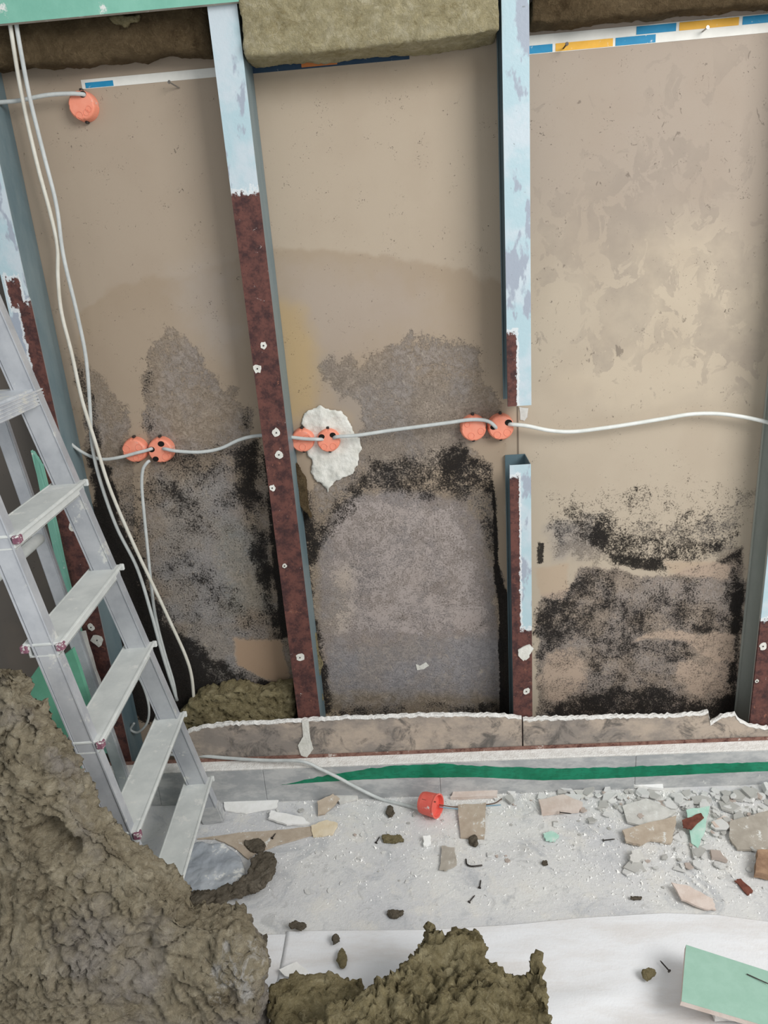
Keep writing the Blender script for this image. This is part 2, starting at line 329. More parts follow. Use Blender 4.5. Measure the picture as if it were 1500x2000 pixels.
# ================================================================== THE SETTING
# back wall: rear faces of the boards of the room behind, with the stains as they sit on the paper
def build_wall():
    x0, x1, z0, z1, st = -1.75, 1.90, -.02, 2.12, .004
    nx = int((x1-x0)/st)+1; nz = int((z1-z0)/st)+1
    xs = np.linspace(x0, x1, nx); zs = np.linspace(z0, z1, nz); X, Z = np.meshgrid(xs, zs)
    Np = lambda s, seed, o=5: fbm(X+5, Z+5, s, seed, o)
    F1 = Np(14, 1)-.5; F2 = Np(30, 21)-.5; F3 = Np(5, 41)-.5
    def W(pts): return [(onY(a, b, 0)[0], onY(a, b, 0)[2]) for a, b in pts]
    def M(pts, feather=.02, amp=.05, st_=1., seedmix=1.):
        d = sdf(X, Z, W(pts)) + amp*(F1*.9+F2*.7)*2*seedmix
        return sstep(d, -feather, feather)*st_
    col = np.ones(X.shape+(3,))*np.array([172, 156, 138.])
    def over(c, m): 
        nonlocal col; col = col*(1-m[..., None]) + np.array(c, float)*m[..., None]
    blk = np.zeros(X.shape); gry = np.zeros(X.shape); peel = np.zeros(X.shape)
    xm = onY(1012, 850, 0)[0]
    over((180, 165, 146), sstep(X, -.4, -.3)*1.)
    # right bay: paler board with scuffed paper
    rb = (X > xm).astype(float)
    over((187, 173, 154), rb); 
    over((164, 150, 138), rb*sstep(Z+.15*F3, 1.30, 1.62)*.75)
    peel = rb*(.34+.16*(Np(3.2, 71)-.5)*2)*sstep(Z, .90, 1.15)
    peel += M([(1040,330),(1200,300),(1300,330),(1290,560),(1240,700),(1080,640),(1040,500)], .06, .05, .12)
    peel += M([(1380,480),(1500,470),(1500,700),(1380,690)], .05, .04, .16) + M([(1180,560),(1290,540),(1270,700),(1180,720)], .04, .04, .1)
    over((200, 185, 163), rb*M([(1250,480),(1400,430),(1440,600),(1400,760),(1200,790),(1100,740),(1260,640)], .05, .06, .5))
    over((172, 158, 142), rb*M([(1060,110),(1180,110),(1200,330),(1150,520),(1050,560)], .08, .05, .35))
    # damp line across bay one and two
    damp = M([(150,620),(215,560),(300,540),(385,540),(450,512),(470,500),(520,478),(600,484),(700,492),(800,508),(880,520),(985,560),(1000,1400),(150,1400)], .008, .02, 1.)
    damp2 = M([(150,680),(215,610),(300,590),(385,590),(450,560),(520,540),(700,550),(880,580),(985,630),(1000,1400),(150,1400)], .06, .03, 1.)
    lft = (X < xm).astype(float)
    over((164, 146, 125), damp*.8*lft); over((168, 151, 132), damp2*.75*lft)
    over((174, 164, 156), M([(340,540),(450,520),(470,640),(440,700),(370,620)], .06, .04, .55))
    over((176, 164, 156), M([(560,520),(800,530),(860,640),(700,680),(620,700),(570,600)], .06, .04, .4))
    over((190, 160, 108), M([(540,590),(580,600),(622,690),(612,800),(560,830),(545,700)], .03, .02, .55))
    over((158, 140, 118), M([(475,160),(985,110),(985,150),(475,190)], .03, .02, .3))  # soft shadow under the middle wool batt, painted into the tint
    # bay one
    gry = np.maximum(gry, M([(330,636),(372,672),(405,712),(440,752),(470,770),(492,800),(500,850),(560,1400),(300,1400),(290,900),(278,830),(283,720),(296,680)], .012, .028, .62))
    gry = np.maximum(gry, M([(140,690),(180,716),(215,745),(240,790),(252,830),(245,880),(300,930),(300,1400),(220,1300),(180,950)], .012, .028, .60))
    gry = np.maximum(gry, M([(180,920),(540,900),(585,1400),(230,1400)], .02, .03, .78)); blk = np.maximum(blk, M([(190,920),(540,900),(585,1400),(230,1400)], .03, .03, .30))
    over((172, 168, 164), M([(330,940),(440,930),(470,1060),(470,1200),(500,1340),(400,1380),(330,1200),(300,1050)], .04, .05, .85))
    over((150, 158, 150), M([(420,1020),(500,1030),(530,1180),(450,1200)], .04, .04, .4))
    gry = gry - M([(335,960),(430,940),(455,1040),(440,1130),(470,1200),(450,1260),(380,1230),(330,1110)], .03, .04, .15)
    blk = np.maximum(blk, M([(140,690),(178,745),(200,860),(205,930),(190,930),(165,830)], .012, .02, .48))
    blk = np.maximum(blk, M([(180,890),(215,915),(235,1010),(275,1110),(310,1200),(370,1260),(405,1330),(420,1400),(230,1400),(200,1120)], .022, .035, .92))
    blk = np.maximum(blk, M([(240,1180),(340,1210),(420,1290),(500,1325),(570,1330),(580,1400),(250,1400)], .03, .04, .70))
    blk = np.maximum(blk, M([(440,920),(470,870),(505,850),(540,1180),(558,1290),(540,1260),(495,1080),(470,990)], .025, .03, .66))
    blk = np.maximum(blk, M([(515,890),(545,900),(560,1100),(575,1240),(548,1250),(530,1100)], .012, .01, .85))
    blk = np.maximum(blk, M([(300,890),(420,870),(500,900),(470,1040),(330,960)], .04, .05, .36))
    blk = np.maximum(blk, M([(310,940),(350,930),(370,980),(350,1030),(310,1010)], .02, .02, .48))
    blk = np.maximum(blk, M([(280,700),(300,690),(300,850),(280,850)], .02, .02, .32))
    blk = np.maximum(blk, M([(460,770),(490,790),(500,850),(470,840)], .02, .02, .42))
    cl = M([(455,1245),(548,1252),(566,1320),(556,1336),(500,1318),(462,1300)], .008, .012, 1.)
    blk *= 1-cl; gry *= 1-cl; over((172, 146, 122), cl)
    cl = M([(258,1180),(262,880),(272,820),(288,850),(290,890)], .012, .01, 1.); gry *= 1-cl*.8
    # bay two
    gry = np.maximum(gry, M([(625,720),(690,700),(745,690),(790,650),(850,640),(920,690),(975,770),(985,830),(985,1400),(600,1400),(585,960),(690,900),(700,800)], .02, .045, .55))
    over((150, 142, 136), M([(625,700),(690,720),(760,720),(900,760),(985,830),(900,900),(720,960),(650,760)], .03, .04, .45))
    over((170, 160, 157), M([(640,1010),(690,965),(780,955),(890,972),(940,1020),(965,1150),(975,1260),(985,1395),(650,1395),(625,1250),(622,1100)], .012, .012, .85))
    over((192, 176, 158), M([(640,1130),(690,1100),(700,1200),(660,1240),(635,1220)], .03, .03, .5))
    gry = gry - M([(650,1030),(700,980),(880,990),(930,1060),(950,1240),(800,1230),(660,1240)], .02, .03, .22)
    gry = gry + M([(640,1260),(975,1240),(985,1395),(640,1395)], .05, .03, .12)
    over((156, 158, 164), M([(640,1270),(980,1240),(985,1380),(640,1380)], .03, .03, .55))
    over((140, 122, 92), M([(630,1350),(980,1365),(985,1400),(620,1400)], .02, .02, .6))
    blk = np.maximum(blk, M([(868,880),(905,862),(935,890),(962,905),(968,965),(900,960),(850,955)], .012, .02, .62))
    blk = np.maximum(blk, M([(720,900),(800,880),(870,880),(962,930),(962,970),(900,985),(800,965),(720,975),(660,1010),(630,1060),(610,1040),(650,980)], .03, .035, .52))
    blk = np.maximum(blk, M([(905,960),(968,965),(980,1060),(968,1120),(945,1060),(925,1000)], .015, .015, .40))
    blk = np.maximum(blk, M([(960,930),(970,980),(976,1120),(1002,1190),(1008,1410),(984,1410),(978,1250),(965,1110)], .006, .006, .98))
    blk = np.maximum(blk, M([(585,930),(612,960),(618,1080),(612,1200),(645,1300),(655,1400),(600,1400),(585,1150)], .016, .022, .66))
    blk = np.maximum(blk, M([(596,1190),(640,1290),(655,1400),(612,1400)], .02, .02, .75))
    blk = np.maximum(blk, M([(640,1380),(1000,1370),(1000,1410),(640,1410)], .02, .02, .40))
    blk = np.maximum(blk, M([(640,980),(960,960),(985,1390),(630,1390)], .03, .03, .08))
    blk = np.maximum(blk, M([(972,1140),(1006,1185),(1012,1410),(976,1410)], .004, .006, 1.))
    cl = M([(985,880),(1015,880),(1015,1100),(1000,1160),(975,1100),(968,960),(962,905),(920,880),(905,860),(985,850)], .006, .008, 1.); blk *= 1-cl; gry *= 1-cl
    # bay three
    R3 = lambda p, f, a, s: M(p, f, a, s)*rb
    spots = R3([(1070,960),(1200,950),(1450,940),(1460,1080),(1070,1060)], .04, .04, .30); blk = np.maximum(blk, spots)
    gry = np.maximum(gry, R3([(1070,1020),(1140,1000),(1180,980),(1240,1010),(1330,1030),(1460,960),(1460,1110),(1200,1110),(1090,1080)], .03, .04, .42))
    over((150, 142, 138), R3([(1070,1030),(1160,1010),(1180,1080),(1090,1090)], .03, .03, .6))
    blk = np.maximum(blk, R3([(1150,1000),(1200,995),(1240,1040),(1330,1060),(1400,1050),(1456,1005),(1456,1045),(1400,1085),(1330,1108),(1260,1112),(1200,1090),(1150,1070)], .016, .022, .52))
    blk = np.maximum(blk, R3([(1170,1070),(1250,1088),(1330,1085),(1330,1112),(1250,1116),(1200,1102)], .01, .008, .74))
    body = R3([(1052,1160),(1110,1155),(1130,1110),(1200,1110),(1300,1130),(1400,1095),(1456,1060),(1445,1410),(1045,1410)], .010, .016, 1.)
    gry = np.maximum(gry, body*.70); blk = np.maximum(blk, body*(.42+.75*(Np(13, 91)-.5)))
    blk = np.maximum(blk, R3([(1052,1165),(1110,1155),(1180,1180),(1170,1290),(1120,1260),(1050,1260)], .03, .03, .56))
    blk = np.maximum(blk, R3([(1160,1340),(1300,1330),(1440,1390),(1445,1415),(1050,1415),(1050,1380)], .03, .03, .66))
    blk = np.maximum(blk, R3([(1430,1160),(1450,1150),(1438,1320),(1432,1412),(1392,1412),(1420,1340)], .012, .012, .95))
    blk = np.maximum(blk, R3([(1230,1262),(1280,1248),(1340,1260),(1370,1300),(1320,1300),(1240,1275)], .02, .02, .50))
    blk = np.maximum(blk, R3([(1340,1210),(1400,1220),(1395,1245),(1345,1235)], .02, .02, .62))
    blk = np.maximum(blk, R3([(1050,1060),(1062,1060),(1060,1100),(1050,1100)], .004, .004, .8))
    for p, f, a in (([(1065,1275),(1130,1268),(1152,1310),(1140,1350),(1070,1375),(1048,1340)], .02, .03), ([(1232,1256),(1260,1236),(1310,1230),(1370,1240),(1400,1232),(1438,1240),(1434,1290),(1395,1290),(1330,1252),(1280,1246)], .006, .006),
                    ([(1300,1100),(1395,1095),(1425,1105),(1425,1135),(1310,1118)], .01, .015), ([(1340,1295),(1430,1290),(1425,1350),(1350,1370),(1320,1330)], .03, .04),
                    ([(1050,1110),(1110,1100),(1112,1150),(1095,1175),(1052,1165)], .006, .012)):
        cl = R3(p, f, a, .85); blk *= 1-cl*.8; gry *= 1-cl*.7; over((186, 162, 138), cl*.7)
    over((172, 150, 140), body*.35)
    # seam, and the far left cavity's shade painted as a dark tint
    over((70, 60, 52), (np.abs(X-xm) < .0025)*1.*.8)
    over((104, 98, 92), (X < -.93)*1.)
    mod = (Np(11, 131)-.5)*.5 + (Np(28, 151)-.5)*.35
    blk = blk + mod*sstep(blk, .05, .3)*sstep(-blk, -.95, -.7); gry = gry+mod*.6*sstep(gry, .1, .4)
    gry = np.clip(gry, 0, 1); blk = np.clip(blk, 0, 1)
    # mesh
    V = np.stack([X, np.zeros_like(X), Z], -1).reshape(-1, 3)
    i = np.arange(nx*nz).reshape(nz, nx); Fq = np.stack([i[:-1, :-1], i[:-1, 1:], i[1:, 1:], i[1:, :-1]], -1).reshape(-1, 4)
    me = bpy.data.meshes.new('wall_back'); me.vertices.add(len(V)); me.vertices.foreach_set('co', V.ravel().astype(np.float32))
    me.loops.add(Fq.size); me.loops.foreach_set('vertex_index', Fq.ravel().astype(np.int32))
    me.polygons.add(len(Fq)); me.polygons.foreach_set('loop_start', np.arange(0, Fq.size, 4, dtype=np.int32)); me.update(); me.validate()
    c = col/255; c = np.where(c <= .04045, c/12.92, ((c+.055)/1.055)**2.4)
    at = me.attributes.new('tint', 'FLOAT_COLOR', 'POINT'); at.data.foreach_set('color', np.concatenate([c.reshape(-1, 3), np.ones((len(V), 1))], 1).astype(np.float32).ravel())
    for nm, arr in (('blk', blk), ('gry', gry), ('peel', peel)):
        at = me.attributes.new(nm, 'FLOAT', 'POINT'); at.data.foreach_set('value', arr.astype(np.float32).ravel())
    tag(link('wall_back', me, 'wall'), kind='structure')
build_wall()
# solid body of the wall behind the face
bm = bmesh.new(); add_box(bm, (-1.75, .002, -.02), (1.90, .05, 2.12)); tag(bmo('wall_rear', bm, 'tan'), kind='structure')
bm = bmesh.new(); add_box(bm, (-2.4, -2.8, -.06), (2.4, .05, 0)); tag(bmo('floor', bm, 'floor'), kind='structure')

# ------------------------------------------------------------------ studs (C section, web on the right, open to the left)
YF = -.10
def stud(x0, wd, z0, z1, mat, label, dabs=(), lip=True):
    root = empty('metal_stud', (x0+wd/2, YF/2, z0)); tag(root, label, 'metal stud')
    T = .0015; bm = bmesh.new(); L = (-wd/2, -YF/2*-1)
    a, b = x0, x0+wd
    prof = [(a, YF+.010), (a, YF), (b, YF), (b, -.0015), (a, -.0015), (a, -.010)]
    inner = [(a+T, -.010), (a+T, -.0015-T), (b-T, -.0015-T), (b-T, YF+T), (a+T, YF+T), (a+T, YF+.010)]
    pts = prof + inner
    prism(bm, [Vector((p[0], p[1], z0)) for p in pts], (0, 0, z1-z0))
    o = bmo('profile', bm, mat, root); o.matrix_parent_inverse = Matrix.Translation(-root.location)
    for (px, py, r) in dabs:
        c = onY(px, py, YF-.0005); bm = bmesh.new(); ring = []
        for k in range(12):
            q = 2*math.pi*k/12; rr = r*random.uniform(.75, 1.15); ring.append(c+Vector((math.cos(q)*rr, 0, math.sin(q)*rr*1.1)))
        prism(bm, ring, (0, -.0012, 0)); d = bmo('plaster_dab', bm, 'plaster', root); d.matrix_parent_inverse = o.matrix_parent_inverse
        bm = bmesh.new(); ring = [c+Vector((math.cos(q)*.0019, -.0013, math.sin(q)*.0019)) for q in [2*math.pi*k/10 for k in range(10)]]
        prism(bm, ring, (0, -.001, 0)); bmo('screw_hole', bm, 'screw', d)
    return root
def zf(px, py): return onY(px, py, YF)[2]
ZT = 2.12
xl = onY(489, 673, YF)[0]; xm_ = onY(990, 673, YF)[0]; xr = .864; xfl = -.945
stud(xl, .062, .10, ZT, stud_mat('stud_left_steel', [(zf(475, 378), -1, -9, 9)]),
     'tall metal stud with blue-grey top and long rusty lower part, crossed by the grey cable',
     [(515,675,.009),(503,720,.010),(540,845,.011),(545,888,.010),(532,953,.008),(556,1105,.006),(586,1284,.012)])
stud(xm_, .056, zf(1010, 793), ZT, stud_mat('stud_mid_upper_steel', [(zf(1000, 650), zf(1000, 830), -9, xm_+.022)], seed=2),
     'upper piece of the cut metal stud, ending just above the right-hand orange boxes')
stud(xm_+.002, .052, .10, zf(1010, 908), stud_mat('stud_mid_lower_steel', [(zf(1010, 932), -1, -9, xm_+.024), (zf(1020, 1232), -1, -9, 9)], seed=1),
     'lower stub of the cut metal stud, red-brown left and light blue right', [(1027,1280,.012),(1028,1350,.010)])
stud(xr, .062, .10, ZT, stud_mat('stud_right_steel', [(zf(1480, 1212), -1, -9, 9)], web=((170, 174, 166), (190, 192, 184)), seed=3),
     'grey metal stud at the right edge with rust at its foot', [(1490,1262,.010),(1478,1330,.006)])
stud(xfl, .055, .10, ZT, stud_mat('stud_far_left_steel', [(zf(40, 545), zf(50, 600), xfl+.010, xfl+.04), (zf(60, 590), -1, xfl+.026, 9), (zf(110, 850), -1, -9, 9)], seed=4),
     'leftmost metal stud behind the ladder, silver above and rusty below', [(142,1030,.012),(190,1250,.018),(178,1225,.010)])

# strip of green board still fixed to the leftmost stud
bm = bmesh.new(); xa = onY(58, 850, -.112)[0]
prism(bm, rough_poly([(xa-.012, -.1125, .16), (xa+.012, -.1125, .16), (xa+.012, -.1125, 1.02), (xa-.006, -.1125, 1.06)], .0015, 14), (0, .012, 0))
rebase(tag(bmo('plasterboard_strip', bm, 'greenboard'), 'narrow torn strip of green plasterboard on the leftmost stud, behind the ladder', 'plasterboard'))

yk = -.150; zk = onY(1040, 1481, yk)[2]
# floor track, board remnants, skirting, tape
bm = bmesh.new(); add_box(bm, (-1.5, -.1190, 0), (1.9, -.0005, .0015)); add_box(bm, (-1.5, -.1190, .0015), (1.9, -.1178, zk+.017)); 
rebase(tag(bmo('floor_track', bm, 'rust'), 'rusty red-brown steel floor track running along the foot of the wall', 'metal track'))
def remnant(pts, label):
    """board stub in front of the studs: torn white gypsum top edge"""
    root = empty('plasterboard_remnant', (onY(pts[0][0], pts[0][1], -.116)[0], -.116, .105)); tag(root, label, 'plasterboard')
    inv = Matrix.Translation(-root.location)
    top = [onY(a, b, -.1165) for a, b in pts]; tp = []
    for A, B in zip(top, top[1:]):
        n = max(2, int((B-A).length/.008))
        for k in range(n): p = A.lerp(B, k/n); p.z += random.uniform(-.002, .002); tp.append(p)
    tp.append(top[-1])
    z0 = .104
    bm = bmesh.new(); lo = [Vector((p.x, -.1165, z0)) for p in tp]
    hi = [Vector((p.x, -.1165, p.z-.006-random.uniform(0, .005))) for p in tp]
    f0 = [bm.verts.new(p) for p in lo]; f1 = [bm.verts.new(p) for p in hi]
    b0 = [bm.verts.new(p+Vector((0, .004, 0))) for p in lo]; b1 = [bm.verts.new(p+Vector((0, .004, 0))) for p in hi]
    for i in range(len(tp)-1):
        for q in ((f0[i], f0[i+1], f1[i+1], f1[i]), (b0[i+1], b0[i], b1[i], b1[i+1]), (f1[i], f1[i+1], b1[i+1], b1[i]), (f0[i+1], f0[i], b0[i], b0[i+1])): bm.faces.new(q)
    bm.faces.new((f0[0], f1[0], b1[0], b0[0])); bm.faces.new((f0[-1], b0[-1], b1[-1], f1[-1]))
    o = bmo('paper_face', bm, 'remnant', root); o.matrix_parent_inverse = inv
    bm = bmesh.new(); rows = []
    for p in tp:
        j = random.uniform(-.0015, .0015)
        rows.append([bm.verts.new(v) for v in ((p.x, -.1148, z0), (p.x, -.1148+j*.3, p.z-.007), (p.x, -.1172+j, p.z-.0055+j), (p.x, -.1150, p.z+j), (p.x, -.110, p.z+.001-j), (p.x, -.1045, p.z-.001+j*1.5), (p.x, -.1040, z0))])
    for A, B in zip(rows, rows[1:]):
        for k in range(7): bm.faces.new((A[k], B[k], B[(k+1) % 7], A[(k+1) % 7]))
    bm.faces.new(rows[0]); bm.faces.new(rows[-1][::-1])
    o = bmo('gypsum_core', bm, 'gypsum', root); o.matrix_parent_inverse = inv
    return root
remnant([(366,1428),(400,1418),(438,1414),(455,1413),(520,1410),(600,1405),(690,1401),(800,1397),(900,1395),(980,1397),(1019,1401)],
        'long low mouldy plasterboard remnant at the wall foot, left of the cut stud')
remnant([(1022,1405),(1100,1402),(1200,1399),(1300,1398),(1370,1394),(1384,1390),(1388,1412),(1410,1398),(1436,1394),(1446,1408),(1465,1416),(1500,1422),(1560,1424),(1960,1404)],
        'low mouldy plasterboard remnant at the wall foot, right of the cut stud')
# white bedding + skirting tiles
yk = -.150; zk = onY(1040, 1481, yk)[2]
joints = [onY(a, b, yk)[0] for a, b in ((300,1500),(515,1520),(860,1540),(1240,1520))]
jx = [-1.5]+joints+[1.9]
bm = bmesh.new()
for a, b in zip(jx, jx[1:]): add_box(bm, (a+.0009, yk, 0), (b-.0009, yk+.009, zk-.003))
bevel(bm, .0012, 1); add_box(bm, (-1.5, yk+.002, 0), (1.9, yk+.012, zk-.005)); tag(bmo('baseboard_back', bm, 'skirt'), kind='structure')
bm = bmesh.new(); N = 260; rows = []
for i in range(N+1):
    x = -1.5+3.4*i/N; e = lambda s: (noise.noise(Vector((x*18, s, 0)))*.003)
    rows.append([bm.verts.new(v) for v in ((x, yk+.001+e(1)*.5, zk-.006), (x, yk-.001+e(2)*.5, zk-.0005), (x, yk+.003, zk+.001), (x, yk+.018+e(3), zk+.003), (x, yk+.026+e(4)*.4, zk+.005+e(5)*.8), (x, -.1192, zk+.006), (x, -.1192, zk-.012), (x, yk+.013, zk-.012))])
for A, B in zip(rows, rows[1:]):
    for k in range(8): bm.faces.new((A[k], B[k], B[(k+1) % 8], A[(k+1) % 8]))
bm.faces.new(rows[0]); bm.faces.new(rows[-1][::-1]); tag(bmo('trim_1', bm, 'gypsum'), kind='structure')
bm = bmesh.new(); up = [(550,1533),(620,1518),(700,1504),(770,1496),(860,1492),(1000,1499),(1100,1501),(1200,1499),(1350,1493),(1500,1488),(1600,1484)]
lo = [(550,1533),(620,1528),(700,1523),(800,1519),(930,1518),(1060,1524),(1150,1522),(1300,1515),(1400,1510),(1500,1506),(1600,1502)]
def interp(P, n=120):
    xs = np.array([p[0] for p in P]); ys = np.array([p[1] for p in P]); q = np.linspace(550, 1600, n); return list(zip(q, np.interp(q, xs, ys)))
U = interp(up); Lw = interp(lo); yt = yk-.0008; ru = []
for (a, b), (c, d) in zip(U, Lw):
    p = onY(a, b+random.uniform(-1.2, 1.2), yt); q = onY(c, d+random.uniform(-.3, .3), yt)
    if p.z-q.z < .0004: p.z = q.z+.0004
    ru.append([bm.verts.new(v) for v in (p, q, q+Vector((0, .0006, 0)), p+Vector((0, .0006, 0)))])
for A, B in zip(ru, ru[1:]):
    for k in range(4): bm.faces.new((A[k], B[k], B[(k+1) % 4], A[(k+1) % 4]))
bm.faces.new(ru[0]); bm.faces.new(ru[-1][::-1])
rebase(tag(bmo('tape_strip', bm, 'tape'), 'dark green tape stuck along the grey skirting tiles', 'tape'))

# upper green board
bm = bmesh.new(); zb = onY(200, 28, -.1145)[2]; add_box(bm, (-1.7, -.1145, zb), (.35, -.1015, 2.12), 0)
for f in bm.faces:
    if f.normal.z < -.5 or f.calc_center_median().z < zb+.001: f.material_index = 1
root = bmo('plasterboard', bm, ['greenboard', 'cardgrey']); rebase(tag(root, 'green plasterboard cut off above the wool, at the top left', 'plasterboard'))

# patterned paper border on the wall
def border():
    root = empty('patterned_border', (0, -.002, 1.85)); tag(root, 'white wall border with blue and yellow rectangles below the wool', 'wall border')
    root.location = (onY(700, 120, 0)[0], -.002, onY(1032, 107, 0)[2]); inv = Matrix.Translation(-root.location)
    e0 = onY(1032, 107, 0)[2]; e1 = onY(1496, 64, 0)[2]; x0 = onY(1032, 107, 0)[0]; x1 = onY(1496, 64, 0)[0]
    el0 = onY(177, 173, 0)[2]; el1 = onY(416, 151, 0)[2]; xl0 = onY(177, 173, 0)[0]; xl1 = onY(416, 151, 0)[0]
    zr = lambda x: e0+(e1-e0)*(x-x0)/(x1-x0); zl = lambda x: el0+(el1-el0)*(x-xl0)/(xl1-xl0)
    h = .0175
    def strip(nm, bm, mat): o = bmo(nm, bm, mat, root); o.matrix_parent_inverse = inv
    def quad(bm, xa, xb, f, r0, r1, g=.0012, y=-.0016, th=.0008):
        ps = [Vector((xa+g, y, f(xa)+r0*h+g)), Vector((xb-g, y, f(xb)+r0*h+g)), Vector((xb-g, y, f(xb)+r1*h-g)), Vector((xa+g, y, f(xa)+r1*h-g))]
        prism(bm, ps, (0, th, 0))
    def X(px, py): return onY(px, py, 0)[0]
    bm = bmesh.new(); quad(bm, xm_+.03, 1.1, zr, 0, 2.05, 0, -.0008, .0008); strip('paper_strip', bm, 'paper_white')
    bm = bmesh.new(); quad(bm, X(160, 168), X(470, 140), zl, 0, 1.05, 0, -.0008, .0008); strip('paper_strip', bm, 'paper_white')
    bm = bmesh.new(); quad(bm, X(476, 145), X(800, 120), zl, .0, 1.4, 0, -.0008, .0008); strip('paper_strip', bm, 'paper_navy')
    for xa, xb, r0, r1, m in ((1020,1080,0,1,'paper_blue'),(1084,1198,0,1,'paper_yellow'),(1201,1281,0,1,'paper_blue'),(1241,1320,1,2,'paper_blue'),(1324,1441,1,2,'paper_yellow'),(1446,1560,1,2,'paper_blue')):
        bm = bmesh.new(); quad(bm, X(xa, 80), X(xb, 80), zr, r0, r1); strip('coloured_rectangle', bm, m)
    bm = bmesh.new(); quad(bm, X(166, 165), X(223, 165), zl, 0, .75); strip('coloured_rectangle', bm, 'paper_blue')
    bm = bmesh.new(); quad(bm, X(588, 130), X(660, 130), zl, .1, 1.3); strip('coloured_rectangle', bm, 'paper_orange')
border()

# ================================================================== WOOL
def remesh_prism(pts, off, vox):
    bm = bmesh.new(); prism(bm, pts, off); bmesh.ops.recalc_face_normals(bm, faces=bm.faces)
    me = bpy.data.meshes.new('tmp'); bm.to_mesh(me); bm.free(); o = bpy.data.objects.new('tmp', me); COL.objects.link(o)
    md = o.modifiers.new('r', 'REMESH'); md.mode = 'VOXEL'; md.voxel_size = vox
    dg = bpy.context.evaluated_depsgraph_get(); me2 = bpy.data.meshes.new_from_object(o.evaluated_get(dg))
    bpy.data.objects.remove(o); bpy.data.meshes.remove(me); return me2
def smooth_mesh(me, it):
    bm = bmesh.new(); bm.from_mesh(me)
    for _ in range(it): bmesh.ops.smooth_vert(bm, verts=bm.verts, factor=.5, use_axis_x=True, use_axis_y=True, use_axis_z=True)
    bm.to_mesh(me); bm.free()
def wool(name, pts, off, vox, mat, label, cat='mineral wool', amp=(.02, .010, .004), fr=(9, 26, 80), sm=6, pits=(), zmin=None, seed=0., bulge=None, group=None, ridge=.5, dust=None, flake=0.):
    me = remesh_prism(pts, off, vox); smooth_mesh(me, sm)
    n = len(me.vertices); co = np.empty(n*3, np.float32); me.vertices.foreach_get('co', co); co = co.reshape(-1, 3)
    nr = np.empty(n*3, np.float32); me.vertices.foreach_get('normal', nr); nr = nr.reshape(-1, 3)
    s = Vector((seed, seed*1.7, -seed)); out = co.copy()
    for i in range(n):
        p = Vector(co[i]); nn_ = Vector(nr[i])
        q = p*fr[0]+s; a = noise.noise(q)
        w_ = Vector((noise.noise(q+Vector((7, 0, 0))), noise.noise(q+Vector((0, 9, 0))), noise.noise(q+Vector((0, 0, 5)))))
        b = 1-abs(noise.noise(p*fr[1]+s+w_*1.2))*2
        if flake: b = .2 + b*ridge*.35 - max(0, 1-abs(noise.noise(p*fr[1]*.7+s+w_*2))*9)*1.1 + noise.noise(p*fr[1]*1.3+s)*.7
        else: b = b*ridge + noise.noise(p*fr[1]*.8+s)*(1-ridge)*1.6
        c = noise.turbulence(p*fr[2]+s+w_*2, 3, True)-.6
        d = nn_*(a*amp[0]*1.5 + (b-.2)*amp[1] + c*amp[2]*1.5) + w_*amp[0]*.5
        if flake:
            f_ = Vector((p.x*52+p.z*30, p.y*30, p.z*26-p.x*14))+s+w_*1.6; fm = min(1, max(.15, noise.noise(p*6+s)*2.2+.6)); d += nn_*flake*fm*(-max(0, 1-abs(noise.noise(f_))*6)*1.2 + .8*noise.noise(f_*2.3))
        for (pc, pr, pd) in pits:
            k = (p-pc).length/pr
            if k < 1.3:
                k += noise.noise(p*40+s)*.25
                d -= nn_*pd*max(0, 1-k*k) if k < 1 else Vector()
        if bulge:
            pc, pr, pd = bulge; k = (p-pc).length/pr; d += Vector((0, 0, pd))*max(0, 1-k*k)
        p = p+d
        if zmin is not None and p.z < zmin: p.z = zmin + (p.z-zmin)*.02
        out[i] = p
    me.vertices.foreach_set('co', out.ravel()); me.shade_smooth(); me.update()
    if dust:
        pc, pr = dust; dv = np.clip(1-np.linalg.norm(out-np.array(pc), axis=1)/pr, 0, 1)**.5*.62
        at = me.attributes.new('dust', 'FLOAT', 'POINT'); at.data.foreach_set('value', dv.astype(np.float32))
    o = link(name, me, mat); tag(o, label, cat, group); rebase(o); return o

# batt in the middle bay, left and right bays at the top
def boxpts(x0, x1, z0, z1, y): return [Vector((x0, y, z0)), Vector((x1, y, z0)), Vector((x1, y, z1)), Vector((x0, y, z1))]
zw = onY(725, 116, -.105)[2]
p1 = boxpts(xl+.066, xm_-.004, zw+.024, 2.12, -.118); p1 = [p1[0], p1[0].lerp(p1[1], .35)+Vector((0, 0, -.006)), p1[1]+Vector((0, 0, .002)), p1[2], p1[3]]
t_ = wool('wool_batt', p1, (0, .116, 0), .006, 'wool_light', 'thick pale mineral wool batt between the two middle studs at the top', amp=(.004, .0045, .0025), fr=(8, 30, 90), sm=3, seed=1.)
zw2 = onY(240, 118, -.05)[2]
wool('wool_batt', boxpts(-1.5, xl-.006, zw2, 2.12, -.062), (0, .06, 0), .009, 'wool_dark', 'dark brown mineral wool batt above the top left orange box', amp=(.008, .006, .003), sm=4, seed=4.)
wool('wool_tuft', [onY(a, b, -.078) for a, b in ((210,30),(275,28),(268,42),(250,45),(244,56),(236,46),(215,42))], (0, .012, 0), .004, 'wool', 'small wool tuft hanging below the upper green board', amp=(.003, .004, .003), sm=1, seed=5.)
zw3 = onY(1260, 72, -.045)[2]+.036
wool('wool_batt', boxpts(xm_+.062, 1.2, zw3, zw3+.058, -.062), (0, .06, 0), .008, 'wool_dark', 'dark brown lower layer of mineral wool above the blue and yellow border', amp=(.006, .005, .003), sm=4, seed=6.)
